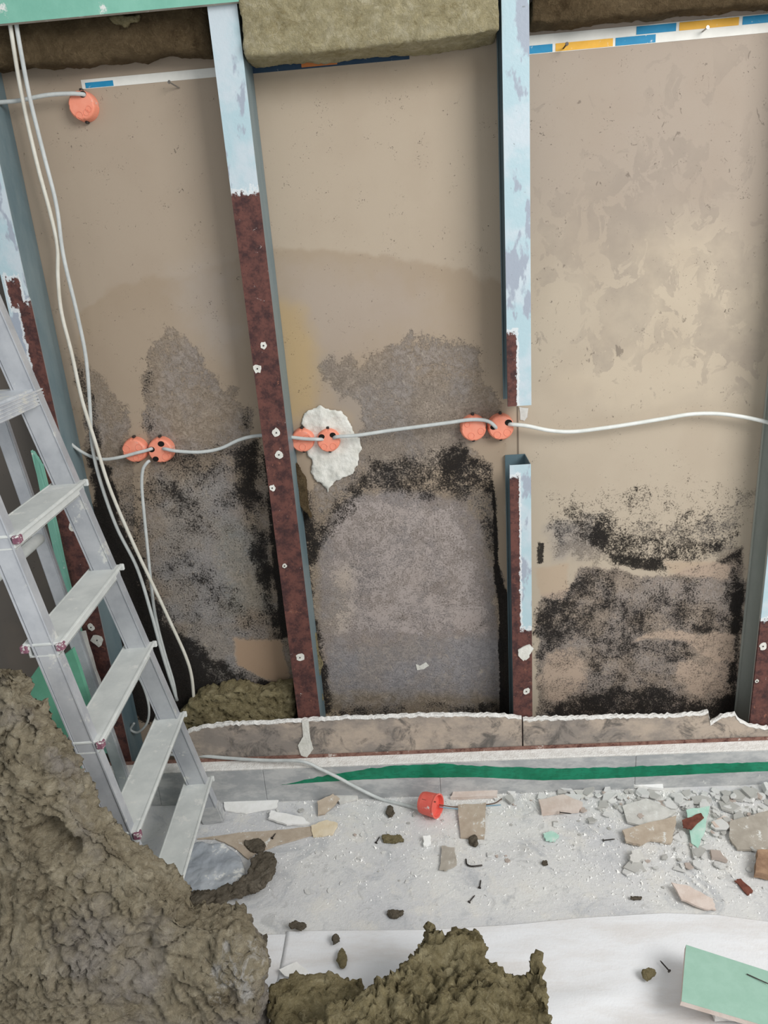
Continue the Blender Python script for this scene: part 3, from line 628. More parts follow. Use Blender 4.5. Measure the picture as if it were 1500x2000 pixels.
wool('wool_batt', boxpts(xm_+.062, 1.2, zw3+.062, 2.12, -.085), (0, .083, 0), .008, 'wool', 'upper layer of mineral wool at the top right corner', amp=(.01, .007, .003), sm=4, seed=7.)

# scrap behind the remnant in bay one
wool('wool_scrap', [onY(a, b, -.07) for a, b in ((352,1440),(352,1400),(372,1375),(400,1360),(440,1352),(470,1350),(500,1358),(545,1346),(572,1346),(582,1440))], (0, .062, 0), .006, 'wool', 'crumpled mineral wool scrap stuffed behind the low board remnant at the left', amp=(.008, .009, .004), fr=(14, 40, 110), sm=1, flake=.006, seed=8., ridge=.8)

# large torn slab in the left foreground
P0 = (0, -.76, .60); n_ = Vector((0, -.60, .19)).normalized()   # faces camera, leans towards the ladder
P0 = (0, -.765, .60)
out = [(-260,1270),(-20,1315),(8,1318),(24,1330),(30,1375),(58,1384),(72,1410),(82,1450),(104,1490),(124,1540),(145,1590),(172,1612),(225,1655),(280,1712),(325,1742),(345,1765),(355,1800),(410,1806),(448,1812),(462,1835),(488,1870),(505,1930),(500,1980),(505,2050),(540,2400),(-400,2400)]
pl = [onP(a+2, b+8, P0, (0, -n_.y*-1, -n_.z*-1)) for a, b in out]
pits = [(onP(88, 1630, P0, n_), .040, .05), (onP(135, 1660, P0, n_), .022, .03), (onP(60, 1420, P0, n_), .025, .02), (onP(270, 1860, P0, n_), .05, .02)]
def side_pt(k): return onP(k[0], k[1], P0, n_)
wool('wool_slab', rough_poly(pl, .006, 3), (-n_)*.085, .0052, 'wool_fg', 'large torn dirty brown mineral wool slab leaning in the left foreground', amp=(.018, .010, .007), fr=(6, 20, 70), sm=1, flake=.008, pits=pits, zmin=.004, seed=12., ridge=.75, dust=(onP(470, 1900, P0, n_), .16))

# heap in the bottom centre
def flatpts(L, z): return [onZ(a, b, z) for a, b in L]
wool('wool_heap', rough_poly(flatpts([(600,2080),(640,2030),(700,1990),(760,1955),(800,1920),(828,1885),(836,1858),(846,1858),(856,1880),(880,1872),(915,1866),(935,1872),(950,1905),(985,1945),(1010,1950),(1040,1925),(1050,1925),(1068,2000),(1090,2150),(700,2200)], .118), .004, 3), (0, 0, .075), .005, 'wool', 'olive-brown torn mineral wool heap on the white sheet at the bottom centre',
     amp=(.016, .016, .009), fr=(12, 26, 85), sm=1, flake=.007, zmin=.012, seed=15., ridge=.8, bulge=(onZ(900, 1990, .08), .14, .02))
wool('wool_heap', rough_poly(flatpts([(540,1965),(570,1940),(640,1937),(700,1950),(720,1965),(700,2010),(640,2080),(560,2100),(530,2000)], .075), .003, 3), (0, 0, .055), .006, 'wool', 'rounded dark mineral wool piece beside the left end of the bottom heap',
     amp=(.008, .009, .008), fr=(10, 28, 85), sm=2, flake=.005, zmin=.012, seed=17.)
wool('wool_roll', rough_poly(flatpts([(365,1752),(420,1748),(464,1734),(488,1716),(490,1692),(505,1676),(526,1672),(540,1688),(538,1712),(520,1736),(475,1758),(420,1775),(370,1790),(340,1780)], .018), .0015, 3), (0, 0, .022), .0035, 'wool_grey', 'long curved wool strip lying on the floor beside the ladder foot',
     amp=(.003, .005, .003), fr=(18, 40, 110), sm=2, zmin=.001, seed=19., flake=.003)
tufts = [((500,1655,24,14),'brown wool tuft on the floor above the curved wool strip'),((768,1641,24,8),'thin wool tuft near the middle of the floor, below the red box'),
 ((762,1588,9,12),'small round wool tuft left of the red box'),((772,1788,16,8),'small wool tuft just above the edge of the white sheet'),
 ((582,1812,18,9),'grey wool tuft lying on the left end of the white sheet edge'),((667,1872,10,20),'long pointed wool tuft on the white sheet'),
 ((655,1838,8,8),'small wool tuft on the sheet above the long pointed one'),((503,1842,24,7),'stick-shaped wool tuft beside the large foreground slab'),
 ((1268,1905,16,11),'dark wool tuft left of the green board offcut'),((1064,1688,9,4),'tiny dark wool tuft in the middle right of the floor'),
 ((925,1645,9,11),'brown wool tuft against the tan card piece'),((1243,1756,14,5),'slim dark wool tuft near the edge of the sheet at the right')]
for i, ((a, b, rx, ry), lb) in enumerate(tufts):
    z0 = .012 if b > 1800 else .002
    P = [onZ(a+rx*math.cos(k*.6283)*random.uniform(.75, 1.15)+(ry*.6*math.sin(k*.6283) if a in (503,) else 0), b+ry*math.sin(k*.6283)*random.uniform(.75, 1.15)-(rx*.45*math.cos(k*.6283) if a == 503 else 0), z0) for k in range(10)]
    wool('wool_tuft', P, (0, 0, .010), .003, 'wool' if i in (1, 5, 8) else 'wool_grey', lb, amp=(.003, .004, .003), fr=(30, 60, 140), sm=1, zmin=z0, seed=20.+i)

# ================================================================== LADDER
def ladder():
    F = Vector((-.633, -.1978, 0)); th = .0579; lean = .1714; s0, st, wdt, k, td = .1395, .2199, .4703, .0556, .0778
    a = Vector((math.cos(th), math.sin(th), 0)); b = Vector((math.sin(th), -math.cos(th), 0)); U = Vector((0, 0, 1))
    root = empty('step_ladder', F+b*wdt/2); tag(root, 'dusty aluminium step ladder standing at the left beside the wall', 'ladder'); inv = Matrix.Translation(-root.location)
    def add(nm, bm, mat, par=None, smooth=False):
        o = bmo(nm, bm, mat, par or root, smooth)
        if par is None: o.matrix_parent_inverse = inv
        return o
    def fs(h): return F+U*h-a*math.tan(lean)*h+b*(k*h+.018)
    def ns(h): return F+U*h-a*math.tan(lean)*h+b*(wdt-k*h-.012)
    H = 1.95
    for fn, sw in ((fs, .024), (ns, .020)):
        d = (fn(H)-fn(0)).normalized(); u = (a-d*a.dot(d)).normalized(); v = d.cross(u)
        bm = bmesh.new(); add_bar(bm, fn(.02), fn(H), u, v, sw, .010); bevel(bm, .003, 2)
        add_bar(bm, fn(.02)+u*sw, fn(H)+u*sw, u, v, .0015, .0125); add_bar(bm, fn(.02)-u*sw, fn(H)-u*sw, u, v, .0015, .0125)
        stile = add('stile', bm, 'alu_rail')
        bm = bmesh.new(); add_bar(bm, fn(0), fn(.055), u, v, .031, .015); bevel(bm, .004, 2)
        f = add('rubber_foot', bm, 'skirt', stile)
    for i in range(5):
        h = s0+i*st; A = F+U*h-a*math.tan(lean)*h+b*k*h; B = F+U*h-a*math.tan(lean)*h+b*(wdt-k*h)
        bm = bmesh.new(); add_bar(bm, A-U*.003, B-U*.003, a, U, td/2, .003); bevel(bm, .0015, 1)
        add_bar(bm, A-U*.016+a*(td/2-.012), B-U*.016+a*(td/2-.012), a, U, .002, .012)
        add_bar(bm, A-U*.016-a*(td/2-.012), B-U*.016-a*(td/2-.012), a, U, .002, .012)
        add_bar(bm, A-U*.027, B-U*.027, a, U, td/2-.010, .0015)
        for q in (-3.9, 3.9): add_bar(bm, A+U*.0006+a*q*.009, B+U*.0006+a*q*.009, a, U, .0012, .0008)
        tr = add('tread', bm, 'tread')
        for sgn in (-1, 1):
            bm = bmesh.new(); c = B-U*.009+a*sgn*(td/2-.0045); add_bar(bm, c-b*.010, c+b*.006, a, U, .0075, .008); bevel(bm, .002, 1); add('end_plug', bm, 'plug', tr)
            bm = bmesh.new(); c = A-U*.008+a*sgn*(td/2-.004); add_bar(bm, c-b*.005, c+b*.003, a, U, .006, .008); bevel(bm, .002, 1); add('end_cap', bm, 'tread', tr)
    h = s0+5*st; A = F+U*h-a*math.tan(lean)*h+b*(k*h+.0); B = F+U*h-a*math.tan(lean)*h+b*(wdt-k*h)
    bm = bmesh.new(); c0 = A-a*.10; c1 = B-a*.10; add_bar(bm, c0-U*.02, c1-U*.02, a, U, .125, .02); bevel(bm, .006, 2)
    for q in range(5): add_bar(bm, c0-b*.002+U*(-.006-q*.007), c1+b*.002+U*(-.006-q*.007), a, U, .128, .0016)
    add('platform', bm, 'alu')
    # rear frame
    R0 = onZ(266, 1592, 0); R1 = onY(78, 1046, R0.y-.01)
    dr = (R1-R0)/(R1.z-R0.z); top = R0+dr*1.22
    dd = dr.normalized(); u = (a-dd*a.dot(dd)).normalized(); v = dd.cross(u)
    off = b*.40
    for o_ in (Vector(), off):
        bm = bmesh.new(); add_bar(bm, R0+o_+dr*.02, top+o_-(b*.03 if o_.length else Vector()), u, v, .017, .009); bevel(bm, .003, 2); lg = add('rear_leg', bm, 'alu_rail')
        bm = bmesh.new(); add_bar(bm, R0+o_, R0+o_+dr*.05, u, v, .021, .013); bevel(bm, .003, 2); add('rubber_foot', bm, 'skirt', lg)
    for hh in (.335, .86):
        bm = bmesh.new(); add_tube(bm, [R0+dr*hh, R0+dr*hh+off*.5, R0+dr*hh+off], .014, 12); add('rear_brace', bm, 'tread', None, True)
    return root
ladder()

# ================================================================== CAVITY WALL BOXES AND CABLES
def wbox(px, py, label, r=.032, depth=.026, holes=(), knock=(), mat='orange', ear=True):
    c = onY(px, py, -depth); c.y = 0
    root = empty('cavity_wall_box', c); tag(root, label, 'electrical box')
    bm = bmesh.new(); prof = [(0, -depth), (r*.80, -depth), (r*.86, -depth-.0), (r*.93, -depth+.002), (r*.97, -depth+.005), (r, -depth+.012), (r*1.02, -.0005), (0, -.0005)]
    seg = 40; rings = []
    for rr, y in prof:
        if rr == 0: rings.append([bm.verts.new((0, y, 0))]); continue
        ring = []
        for k in range(seg):
            q = 2*math.pi*k/seg; sc = 1.
            if rr > r*.85 and k % 10 in (0,): sc = .955
            ring.append(bm.verts.new((math.cos(q)*rr*sc, y, math.sin(q)*rr*sc)))
        rings.append(ring)
    for A, B in zip(rings, rings[1:]):
        if len(A) == 1: [bm.faces.new((A[0], B[k], B[(k+1) % seg])) for k in range(seg)]
        elif len(B) == 1: [bm.faces.new((A[k], B[0], A[(k+1) % seg])) for k in range(seg)]
        else: [bm.faces.new((A[k], B[k], B[(k+1) % seg], A[(k+1) % seg])) for k in range(seg)]
    bmo('shell', bm, mat, root)
    bm = bmesh.new()       # thin raised rings of the cable knock-outs
    for (ang, rr, kr) in knock:
        cx, cz = math.cos(math.radians(ang))*rr*r, math.sin(math.radians(ang))*rr*r
        add_tube(bm, [Vector((cx+math.cos(q)*kr*r, -depth-.0003, cz+math.sin(q)*kr*r)) for q in [2*math.pi*k/16 for k in range(17)]], .0007, 6, 0)
    if knock: bmo('knockout_ring', bm, mat, root, True)
    for (ang, rr, kr) in holes:
        cx, cz = math.cos(math.radians(ang))*rr*r, math.sin(math.radians(ang))*rr*r
        bm = bmesh.new(); ring = [Vector((cx+math.cos(q)*kr*r, -depth-.0001, cz+math.sin(q)*kr*r*.85)) for q in [2*math.pi*k/20 for k in range(20)]]
        prism(bm, ring, (0, -.0005, 0)); bmo('cable_hole', bm, 'black', root)
    if ear:
        for s in (1, -1):
            bm = bmesh.new(); add_box(bm, (-.0035, -.012, s*r*1.0-.004), (.0035, -.0015, s*r*1.0+.005)); bevel(bm, .0012, 1); bmo('fixing_screw', bm, 'screw', root)
    return root
K4 = [(45, .55, .25), (-60, .55, .25), (-120, .55, .25), (200, .6, .2)]
wbox(158, 205, 'orange cavity wall box at the top left, below the blue border piece', .031, holes=[(68, .72, .26)], knock=[(-30, .6, .2), (-60, .6, .2), (-110, .7, .25)])
wbox(261, 881, 'left orange box of the pair in the first bay, behind the ladder', .032, knock=[(30, .55, .26), (-30, .6, .24), (-80, .6, .22), (160, .6, .3)])
wbox(312, 881, 'right orange box of the pair in the first bay, with three cable holes', .033, holes=[(70, .60, .26), (165, .65, .26), (235, .75, .24)], knock=[(0, .6, .26), (-50, .62, .26)])
wbox(590, 862, 'left orange box of the pair beside the white plaster patch', .030, knock=[(-90, .5, .28), (30, .5, .28), (160, .55, .26)])
wbox(641, 862, 'right orange box of the pair, set in the white plaster patch', .030, holes=[(140, .68, .26), (50, .68, .26)], knock=[(-50, .6, .27), (-130, .6, .27)])
wbox(925, 838, 'left orange box of the pair beside the cut stud', .033, knock=[(-110, .55, .24), (140, .6, .2), (-20, .6, .24)])
wbox(979, 836, 'right orange box of the pair beside the cut stud', .033, holes=[(170, .6, .24), (35, .68, .28)], knock=[(-40, .6, .27), (-120, .6, .27)])

def cab(L, label, r=.0046, mat='cable', name='cable'):
    """L: (px, py, y-depth) stations"""
    o = tube(name, [onY(a, b, y) for a, b, y in L], r, mat); return rebase(tag(o, label, 'cable'))
cab([(-60,206,-.05),(0,200,-.045),(40,196,-.04),(90,186,-.034),(135,183,-.034),(160,184,-.031),(166,186,-.02)], 'short grey cable running into the top left orange box')
cab([(18,34,-.092),(24,75,-.09),(38,160,-.070),(54,240,-.055),(75,330,-.055),(98,415,-.055),(112,480,-.055),(113,540,-.055),(120,610,-.055),(140,690,-.055),(160,780,-.06),(185,860,-.062),(215,955,-.062),(262,1065,-.062),(300,1145,-.06),(335,1220,-.055),(362,1280,-.05),(374,1320,-.045),(379,1368,-.04)], 'long cream cable hanging from the top left, ending furthest right above the wool scrap', .0046, 'cable_cream')
cab([(30,34,-.092),(38,85,-.09),(58,190,-.070),(85,300,-.055),(110,400,-.057),(124,500,-.057),(150,610,-.055),(168,700,-.05),(176,800,-.052),(180,870,-.05),(196,940,-.05),(228,1030,-.05),(268,1110,-.05),(296,1200,-.05),(318,1280,-.05),(346,1368,-.04)], 'long grey cable hanging from the top left in front of the first bay')
cab([(292,900,-.03),(287,904,-.036),(279,918,-.036),(277,950,-.032),(282,1010,-.03),(288,1070,-.03),(294,1130,-.03),(303,1200,-.03),(320,1270,-.032),(338,1330,-.035),(345,1368,-.035)], 'grey cable dropping from the first bay orange box pair to the floor', .0042)
cab([(80,800,-.03),(118,838,-.04),(140,868,-.04),(170,888,-.036),(200,897,-.034),(235,893,-.036),(265,885,-.034),(285,880,-.033),(294,877,-.030),(298,876,-.02)], 'grey cable coming from the leftmost stud into the first bay orange boxes', .0043)
cab([(318,876,-.02),(324,877,-.033),(345,881,-.036),(390,883,-.034),(430,876,-.034),(465,860,-.036),(495,852,-.04),(530,850,-.04),(560,853,-.038),(595,857,-.036),(620,858,-.034),(631,858,-.022)], 'grey cable passing behind the rusty stud between the first two box pairs', .0045)
cab([(651,856,-.02),(660,853,-.033),(700,850,-.034),(760,841,-.032),(820,833,-.032),(880,825,-.033),(915,820,-.036),(940,820,-.036),(956,824,-.036),(966,832,-.031),(969,836,-.022)], 'grey cable across the second bay from the plaster patch to the cut stud', .0048)
cab([(993,829,-.02),(1002,829,-.033),(1030,832,-.036),(1075,841,-.034),(1120,843,-.030),(1180,836,-.030),(1240,827,-.030),(1300,817,-.030),(1350,809,-.030),(1400,808,-.030),(1450,814,-.035),(1500,825,-.040),(1540,838,-.04)], 'white cable across the third bay to the right-hand stud', .0050, 'cable_white')
# loop of flex behind the ladder
rebase(tag(tube('cable', [onY(a, b, -.06) for a, b in ((250,1300),(275,1330),(290,1375),(288,1410),(270,1430),(255,1425),(262,1412))], .0035, 'cable'), 'looped end of a cable in the dark corner behind the ladder treads', 'cable'))

# plaster patch around the second pair
PP = [(600,800),(625,790),(650,800),(668,800),(680,815),(690,840),(705,855),(706,880),(700,905),(690,925),(668,935),(652,940),(640,962),(630,945),(612,935),(606,915),(612,900),(600,890),(592,850),(590,815)]
Pc = rough_poly([onY(a, b, -.0005) for a, b in PP], .004, 5)
for p in Pc: p.y = -.0005
me = remesh_prism(Pc, (0, -.006, 0), .0035)
smooth_mesh(me, 2)
for v in me.vertices:
    if v.co.y < -.003: v.co.y += noise.fractal(v.co*35, 1., 2., 4)*.004 - .0005
me.shade_smooth()
rebase(tag(link('plaster_patch', me, 'plaster'), 'rough white plaster patch on the board around an orange box', 'plaster'))
bm = bmesh.new(); prism(bm, rough_poly([onY(a, b, -.001) for a, b in ((812,1297),(820,1300),(832,1293),(838,1300),(828,1307),(815,1309))], .001, 2), (0, -.001, 0))
rebase(tag(bmo('plaster_patch', bm, 'plaster'), 'tiny white plaster spot on the mouldy board in the second bay', 'plaster'))
bm = bmesh.new(); prism(bm, rough_poly([onY(a, b, -.001) for a, b in ((1014,795),(1032,797),(1030,815),(1024,822),(1016,820))], .001, 2), (0, -.001, 0))
rebase(tag(bmo('paper_scrap', bm, 'greychip'), 'pale paper scrap on the board just under the cut end of the upper stud', 'paper'))
wool('wool_scrap', [onY(a, b, -.03) for a, b in ((557,880),(578,905),(594,935),(600,970),(607,1015),(592,1000),(575,965),(562,930))], (0, .022, 0), .003, 'wool_dark', 'dirty grey-brown scrap hanging beside the rusty stud, left of the white plaster patch', amp=(.003, .004, .002), fr=(20, 50, 120), sm=1, seed=51.)
wool('wool_scrap', [onY(a, b, -.03) for a, b in ((596,1235),(615,1240),(622,1275),(632,1300),(620,1330),(632,1370),(612,1372),(604,1320),(606,1280))], (0, .02, 0), .003, 'wool', 'small grey-green wool scrap at the foot of the rusty stud', amp=(.003, .004, .002), fr=(20, 50, 120), sm=1, seed=53.)
for L_, lb_ in (([(590,1407),(603,1407),(606,1440),(612,1462),(600,1478),(588,1474),(582,1455),(592,1438)], 'white plaster smear over the low board remnant below the rusty stud'),
                ([(1012,1268),(1022,1262),(1034,1258),(1042,1266),(1034,1278),(1022,1290),(1012,1280)], 'cream plaster lump on the lower stud stub')):
    yy_ = -.1172 if L_[0][1] > 1300 else -.1002
    bm = bmesh.new(); prism(bm, rough_poly([Vector((p.x, yy_, p.z)) for p in [onY(a, b, yy_) for a, b in L_]], .0006, 4), (0, -.003, 0))
    for v in bm.verts: v.co.y = min(v.co.y, yy_)
    rebase(tag(bmo('plaster_smear', bm, 'plaster'), lb_, 'plaster'))
# loose screws poking out of the boards
def wall_screw(px, py, L, label, d=(0, -1, -.3), mat='zinc'):
    c = onY(px, py, 0); d = Vector(d).normalized(); bm = bmesh.new(); add_tube(bm, [c, c+d*L*.5, c+d*L], .0016, 8, 1)
    add_tube(bm, [c+d*L, c+d*(L+.002)], .0038, 10, 0); rebase(tag(bmo('drywall_screw', bm, mat), label, 'screw'))
wall_screw(350, 172, .030, 'screw sticking out under the border, left of the rusty stud', (-.5, -1, .3))
wall_screw(1100, 95, .026, 'dark screw sticking out of the yellow border rectangle', (.1, -1, .1), 'screw')
wall_screw(1372, 62, .022, 'screw sticking out of the border near the right end', (.1, -1, .1))

# ================================================================== FLOOR THINGS
# white fleece sheet
def sheet(name, edge, z, label, x0, x1, seed, yb=-2.2):
    nx, ny = 190, 150; bm = bmesh.new(); E = [onZ(a, b, 0) for a, b in edge]; ex = np.array([p.x for p in E]); ey = np.array([p.y for p in E]); rows = []
    o = np.argsort(ex); ex = ex[o]; ey = ey[o]
    for i in range(nx+1):
        x = x0+(x1-x0)*i/nx; ye = float(np.interp(x, ex, ey)); r_ = []
        for j in range(ny+1):
            s = (j/ny)**1.4; y = ye+(yb-ye)*s; q = Vector((x*1.6+seed, y*9, seed)); f = noise.fractal(q, 1., 2., 3)
            h = z+.002+.006*max(0, f)*min(1, s*14) + .014*max(0, noise.noise(Vector((x*2.2, y*14-x*4, seed))))**1.5*min(1, s*10)*(1 if x > .1 else .35)
            r_.append(bm.verts.new((x, y, h)))
        rows.append(r_)
    for A, B in zip(rows, rows[1:]):
        for k in range(ny): bm.faces.new((A[k], A[k+1], B[k+1], B[k]))
    o = bmo(name, bm, 'sheet', None, True); md = o.modifiers.new('s', 'SOLIDIFY'); md.thickness = .0016
    return rebase(tag(o, label, 'floor sheet'))
sheet('floor_sheet', [(430,1826),(600,1820),(830,1818),(1000,1808),(1130,1795),(1300,1785),(1400,1789),(1500,1802),(1620,1830)], .0, 'white fleece sheet spread over the floor along the bottom', onZ(560, 1822).x, 1.6, 3.)
sheet('floor_sheet', [(200,1835),(430,1829),(615,1824)], .0, 'smaller grey-white sheet left of the big one, under the foreground wool', -1.6, onZ(600, 1824).x-.002, 5.)

def plate(name, px, mat, label, th=.008, z=.001, tilt=(0, 0), cat='debris', jit=.0012, sub=3, lift=0., group=None, zpx=None):
    P = [onZ(a, b, zpx if zpx is not None else z) for a, b in px]; P = rough_poly(P, jit*1.5, sub+1)
    for p in P: p.z = 0
    c = sum(P, Vector())/len(P); bm = bmesh.new(); prism(bm, [p-c for p in P], (0, 0, th))
    o = bmo(name, bm, mat); o.location = (c.x, c.y, z); o.rotation_euler = (tilt[0], tilt[1], 0)
    if tilt != (0, 0):
        m = o.rotation_euler.to_matrix(); o.location.z = z - min((m @ v.co).z for v in o.data.vertices)
    tag(o, label, cat, group); return o
# red box on the floor with its wires
def floor_box():
    c = onZ(841, 1590, 0); root = empty('junction_box', c); tag(root, 'red-orange round electrical box lying on the dusty floor', 'electrical box')
    bm = bmesh.new(); ax = Vector((.80, -.46, .12)).normalized(); u = ax.orthogonal().normalized(); v = ax.cross(u); cc = Vector((0, 0, .0335)); rings = []
    for s, rr in ((-.026, 0), (-.026, .024), (-.024, .028), (-.016, .030), (.02, .0315), (.023, .033), (.025, .033), (.025, .029), (.012, .028), (.012, 0)):
        rings.append([bm.verts.new(cc+ax*s+(u*math.cos(q)+v*math.sin(q))*max(rr, .0001)) for q in [2*math.pi*k/32 for k in range(32)]])
    for A, B in zip(rings, rings[1:]):
        for k in range(32): bm.faces.new((A[k], A[(k+1) % 32], B[(k+1) % 32], B[k]))
    bm.faces.new(rings[0]); bm.faces.new(rings[-1]); bmo('shell', bm, 'red', root)
    bm = bmesh.new(); side = [cc+ax*s+(Vector((0, -.55, .83)).normalized()*.0316 + Vector((t2, 0, 0))) for s, t2 in ((-.022, -.002), (-.006, -.002), (-.006, .006), (.012, .006), (.012, -.002), (.021, -.002))]
    add_tube(bm, side, .0009, 6, 0); bmo('seam_line', bm, 'rustchip', root)
floor_box()
o = tube('cable', [onY(330,1474,-.09), onY(390,1476,-.112), onY(450,1481,-.125), onY(520,1485,-.14), onY(590,1487,-.155)+Vector((0,-.004,.003)), onY(628,1503,-.162), onY(665,1521,-.166), onY(700,1540,-.160), onZ(745,1561,.006), onZ(785,1571,.006), onZ(815,1578,.014), onZ(832,1582,.02)], .0048, 'cable'); rebase(tag(o, 'grey cable coming over the skirting down to the red box on the floor', 'cable'))
o = tube('wire', [onZ(858,1572,.03), onZ(890,1576,.012), onZ(930,1573,.004), onZ(965,1569,.004), onZ(980,1560,.003)], .0014, 'brownwire'); rebase(tag(o, 'thin brown wire sticking out of the red floor box', 'wire'))
o = tube('wire', [onZ(858,1576,.027), onZ(900,1580,.008), onZ(940,1575,.003), onZ(978,1572,.002)], .0012, 'bluewire'); rebase(tag(o, 'thin light blue wire sticking out of the red floor box', 'wire'))

# green offcut bottom right
def offcut():
    P0 = onZ(1340,1845,.075); P1 = onZ(1331,1955,.075); P3 = onZ(1520,1903,.045); P2 = P1+(P3-P0)*1.15+Vector((.02, 0, 0)); P2.z = .045
    n = (P1-P0).cross(P3-P0).normalized(); n = n if n.z > 0 else -n
    root = empty('board_offcut', P1); tag(root, 'light green plasterboard offcut lying on the white sheet at the bottom right', 'plasterboard'); inv = Matrix.Translation(-P1)
    bm = bmesh.new(); prism(bm, [P0, P1, P2, P3], -n*.0008); o = bmo('paper_face', bm, 'greenboard_pale', root); o.matrix_parent_inverse = inv
    bm = bmesh.new(); q = [p-n*.0008 for p in (P0, P1, P2, P3)]; prism(bm, q, -n*.0117); o = bmo('gypsum_core', bm, 'pinkchip', root); o.matrix_parent_inverse = inv
    bm = bmesh.new(); a = onZ(1458, 1903, .058)+n*.001; b_ = onZ(1500, 1922, .055)+n*.001; add_tube(bm, [a, a.lerp(b_, .5), b_], .0011, 6, 2); o = bmo('screw_scratch', bm, 'screw', root); o.matrix_parent_inverse = inv
offcut()
plate('board_offcut', [(1360,1870),(1480,1900),(1500,1960),(1400,1960)], 'gypsum', 'grey-white plasterboard scrap propping up the green offcut', .03, .012, cat='plasterboard', zpx=.06)

# green board leaning behind the ladder
bm = bmesh.new(); L = [onY(a, b, -.36) for a, b in ((20,1375),(52,1335),(78,1298),(112,1290),(141,1268),(156,1310),(172,1361),(184,1420),(192,1490),(197,1560))]
L += [Vector((L[-1].x+.01, -.36, .001)), Vector((L[0].x-.06, -.36, .001)), Vector((L[0].x-.06, -.36, L[0].z-.05))]
prism(bm, L, (0, .0125, 0)); rebase(tag(bmo('board_offcut', bm, 'greenboard_dark'), 'dark green plasterboard offcut standing on the floor behind the ladder', 'plasterboard'))
bm = bmesh.new(); L = [onY(a, b, -.125) for a, b in ((140,1240),(165,1235),(186,1310),(205,1375),(160,1385),(150,1300))]
L = rough_poly(L, .002, 3); prism(bm, L, (0, .010, 0))
rebase(tag(bmo('board_scrap', bm, 'greychip'), 'grey-white board scrap wedged at the leftmost stud behind the treads', 'plasterboard'))

# named debris
plate('board_scrap', [(895,1578),(950,1574),(946,1640),(900,1638)], 'tan', 'tan rectangular board paper piece right of the red box', .004, .001, (.06, 0), 'debris')
plate('board_scrap', [(862,1655),(888,1657),(892,1690),(872,1703),(858,1702)], 'cardgrey', 'greyish card piece below the tan rectangular one', .003, .001, (0, .08), 'debris')
plate('board_scrap', [(385,1640),(470,1628),(560,1622),(608,1616),(612,1632),(540,1652),(500,1668),(485,1680),(455,1655),(420,1640)], 'tan', 'long curved tan board paper strip beside the ladder foot', .004, .001, (0, 0), 'debris')
plate('board_scrap', [(608,1616),(640,1606),(660,1612),(650,1632),(612,1636)], 'yellowchip', 'yellowish plaster chip at the end of the long tan strip', .006, .001, (.05, 0), 'debris')
plate('board_scrap', [(1215,1630),(1320,1600),(1318,1625),(1310,1650),(1270,1645),(1250,1655),(1222,1650)], 'tan', 'pointed tan board piece in the middle of the right-hand rubble', .007, .002, (.10, .04), 'debris')
plate('board_scrap', [(1340,1592),(1385,1588),(1378,1625),(1362,1660),(1350,1650),(1345,1620)], 'greenchip', 'mint green plasterboard flake in the right-hand rubble', .006, .003, (.1, -.08), 'debris')
plate('paint_flake', [(1332,1605),(1368,1592),(1374,1600),(1350,1622),(1334,1618)], 'rustchip', 'rust-brown flake lying on the mint green piece', .003, .018, (.1, 0), 'debris')
plate('board_scrap', [(1425,1612),(1500,1595),(1500,1665),(1440,1662),(1424,1640)], 'cardgrey', 'large grey card piece at the right edge of the floor', .006, .003, (.08, -.05), 'debris')
plate('board_scrap', [(1388,1612),(1412,1598),(1436,1605),(1425,1622),(1395,1622)], 'pinkchip', 'small pinkish board piece beside the large grey card piece', .005, .002, (0, .1), 'debris')
plate('board_scrap', [(1225,1518),(1290,1522),(1295,1545),(1240,1540),(1228,1535)], 'whitechip', 'flat white plaster piece against the skirting at the right', .010, .002, (.12, 0), 'debris')
plate('board_scrap', [(1215,1580),(1262,1565),(1320,1590),(1270,1620),(1225,1610)], 'greychip', 'flat grey plaster piece above the pointed tan one', .006, .002, (.05, .02), 'debris')
plate('board_scrap', [(1052,1570),(1100,1560),(1138,1574),(1130,1588),(1058,1594)], 'pinkchip', 'pinkish plaster slab right of the blue wire end', .012, .001, (.06, 0), 'debris')
plate('board_scrap', [(1060,1632),(1080,1626),(1092,1634),(1084,1646),(1066,1645)], 'greenchip', 'pale mint plaster chip in the middle of the floor', .004, .001, (0, .1), 'debris')
plate('board_scrap', [(620,1575),(650,1560),(664,1566),(650,1580),(636,1592),(622,1596)], 'tan', 'folded tan paper piece under the floor cable', .005, .001, (.3, .2), 'debris')
plate('board_scrap', [(435,1558),(500,1548),(545,1560),(540,1580),(480,1590),(440,1585)], 'whitechip', 'flat white plaster piece right of the ladder foot', .004, .001, (.03, 0), 'debris')
plate('board_scrap', [(530,1590),(590,1600),(606,1612),(560,1615),(525,1605)], 'whitechip', 'ribbed white plaster piece above the tan strip', .006, .001, (.05, .05), 'debris')
plate('board_scrap', [(648,1548),(690,1546),(700,1562),(664,1572)], 'greychip', 'grey plaster piece between the cable and the skirting', .010, .001, (.15, .05), 'debris')
plate('board_scrap', [(890,1546),(975,1540),(970,1560),(880,1562)], 'pinkchip', 'long pinkish plaster piece against the skirting behind the wires', .010, .001, (.1, 0), 'debris')
plate('board_scrap', [(1310,1735),(1345,1740),(1392,1760),(1398,1780),(1370,1778),(1330,1765)], 'pinkchip', 'pinkish flake near the edge of the white sheet at the right', .005, .002, (.1, .1), 'debris')
plate('wood_scrap', [(1475,1676),(1515,1670),(1520,1722),(1472,1718)], 'wood', 'brown wooden offcut at the right edge of the floor', .018, .002, (.1, .1), 'wood')
plate('paint_flake', [(1434,1724),(1446,1720),(1470,1742),(1460,1750)], 'rustchip', 'rust-brown flake left of the wooden offcut', .003, .001, (.1, 0), 'debris')
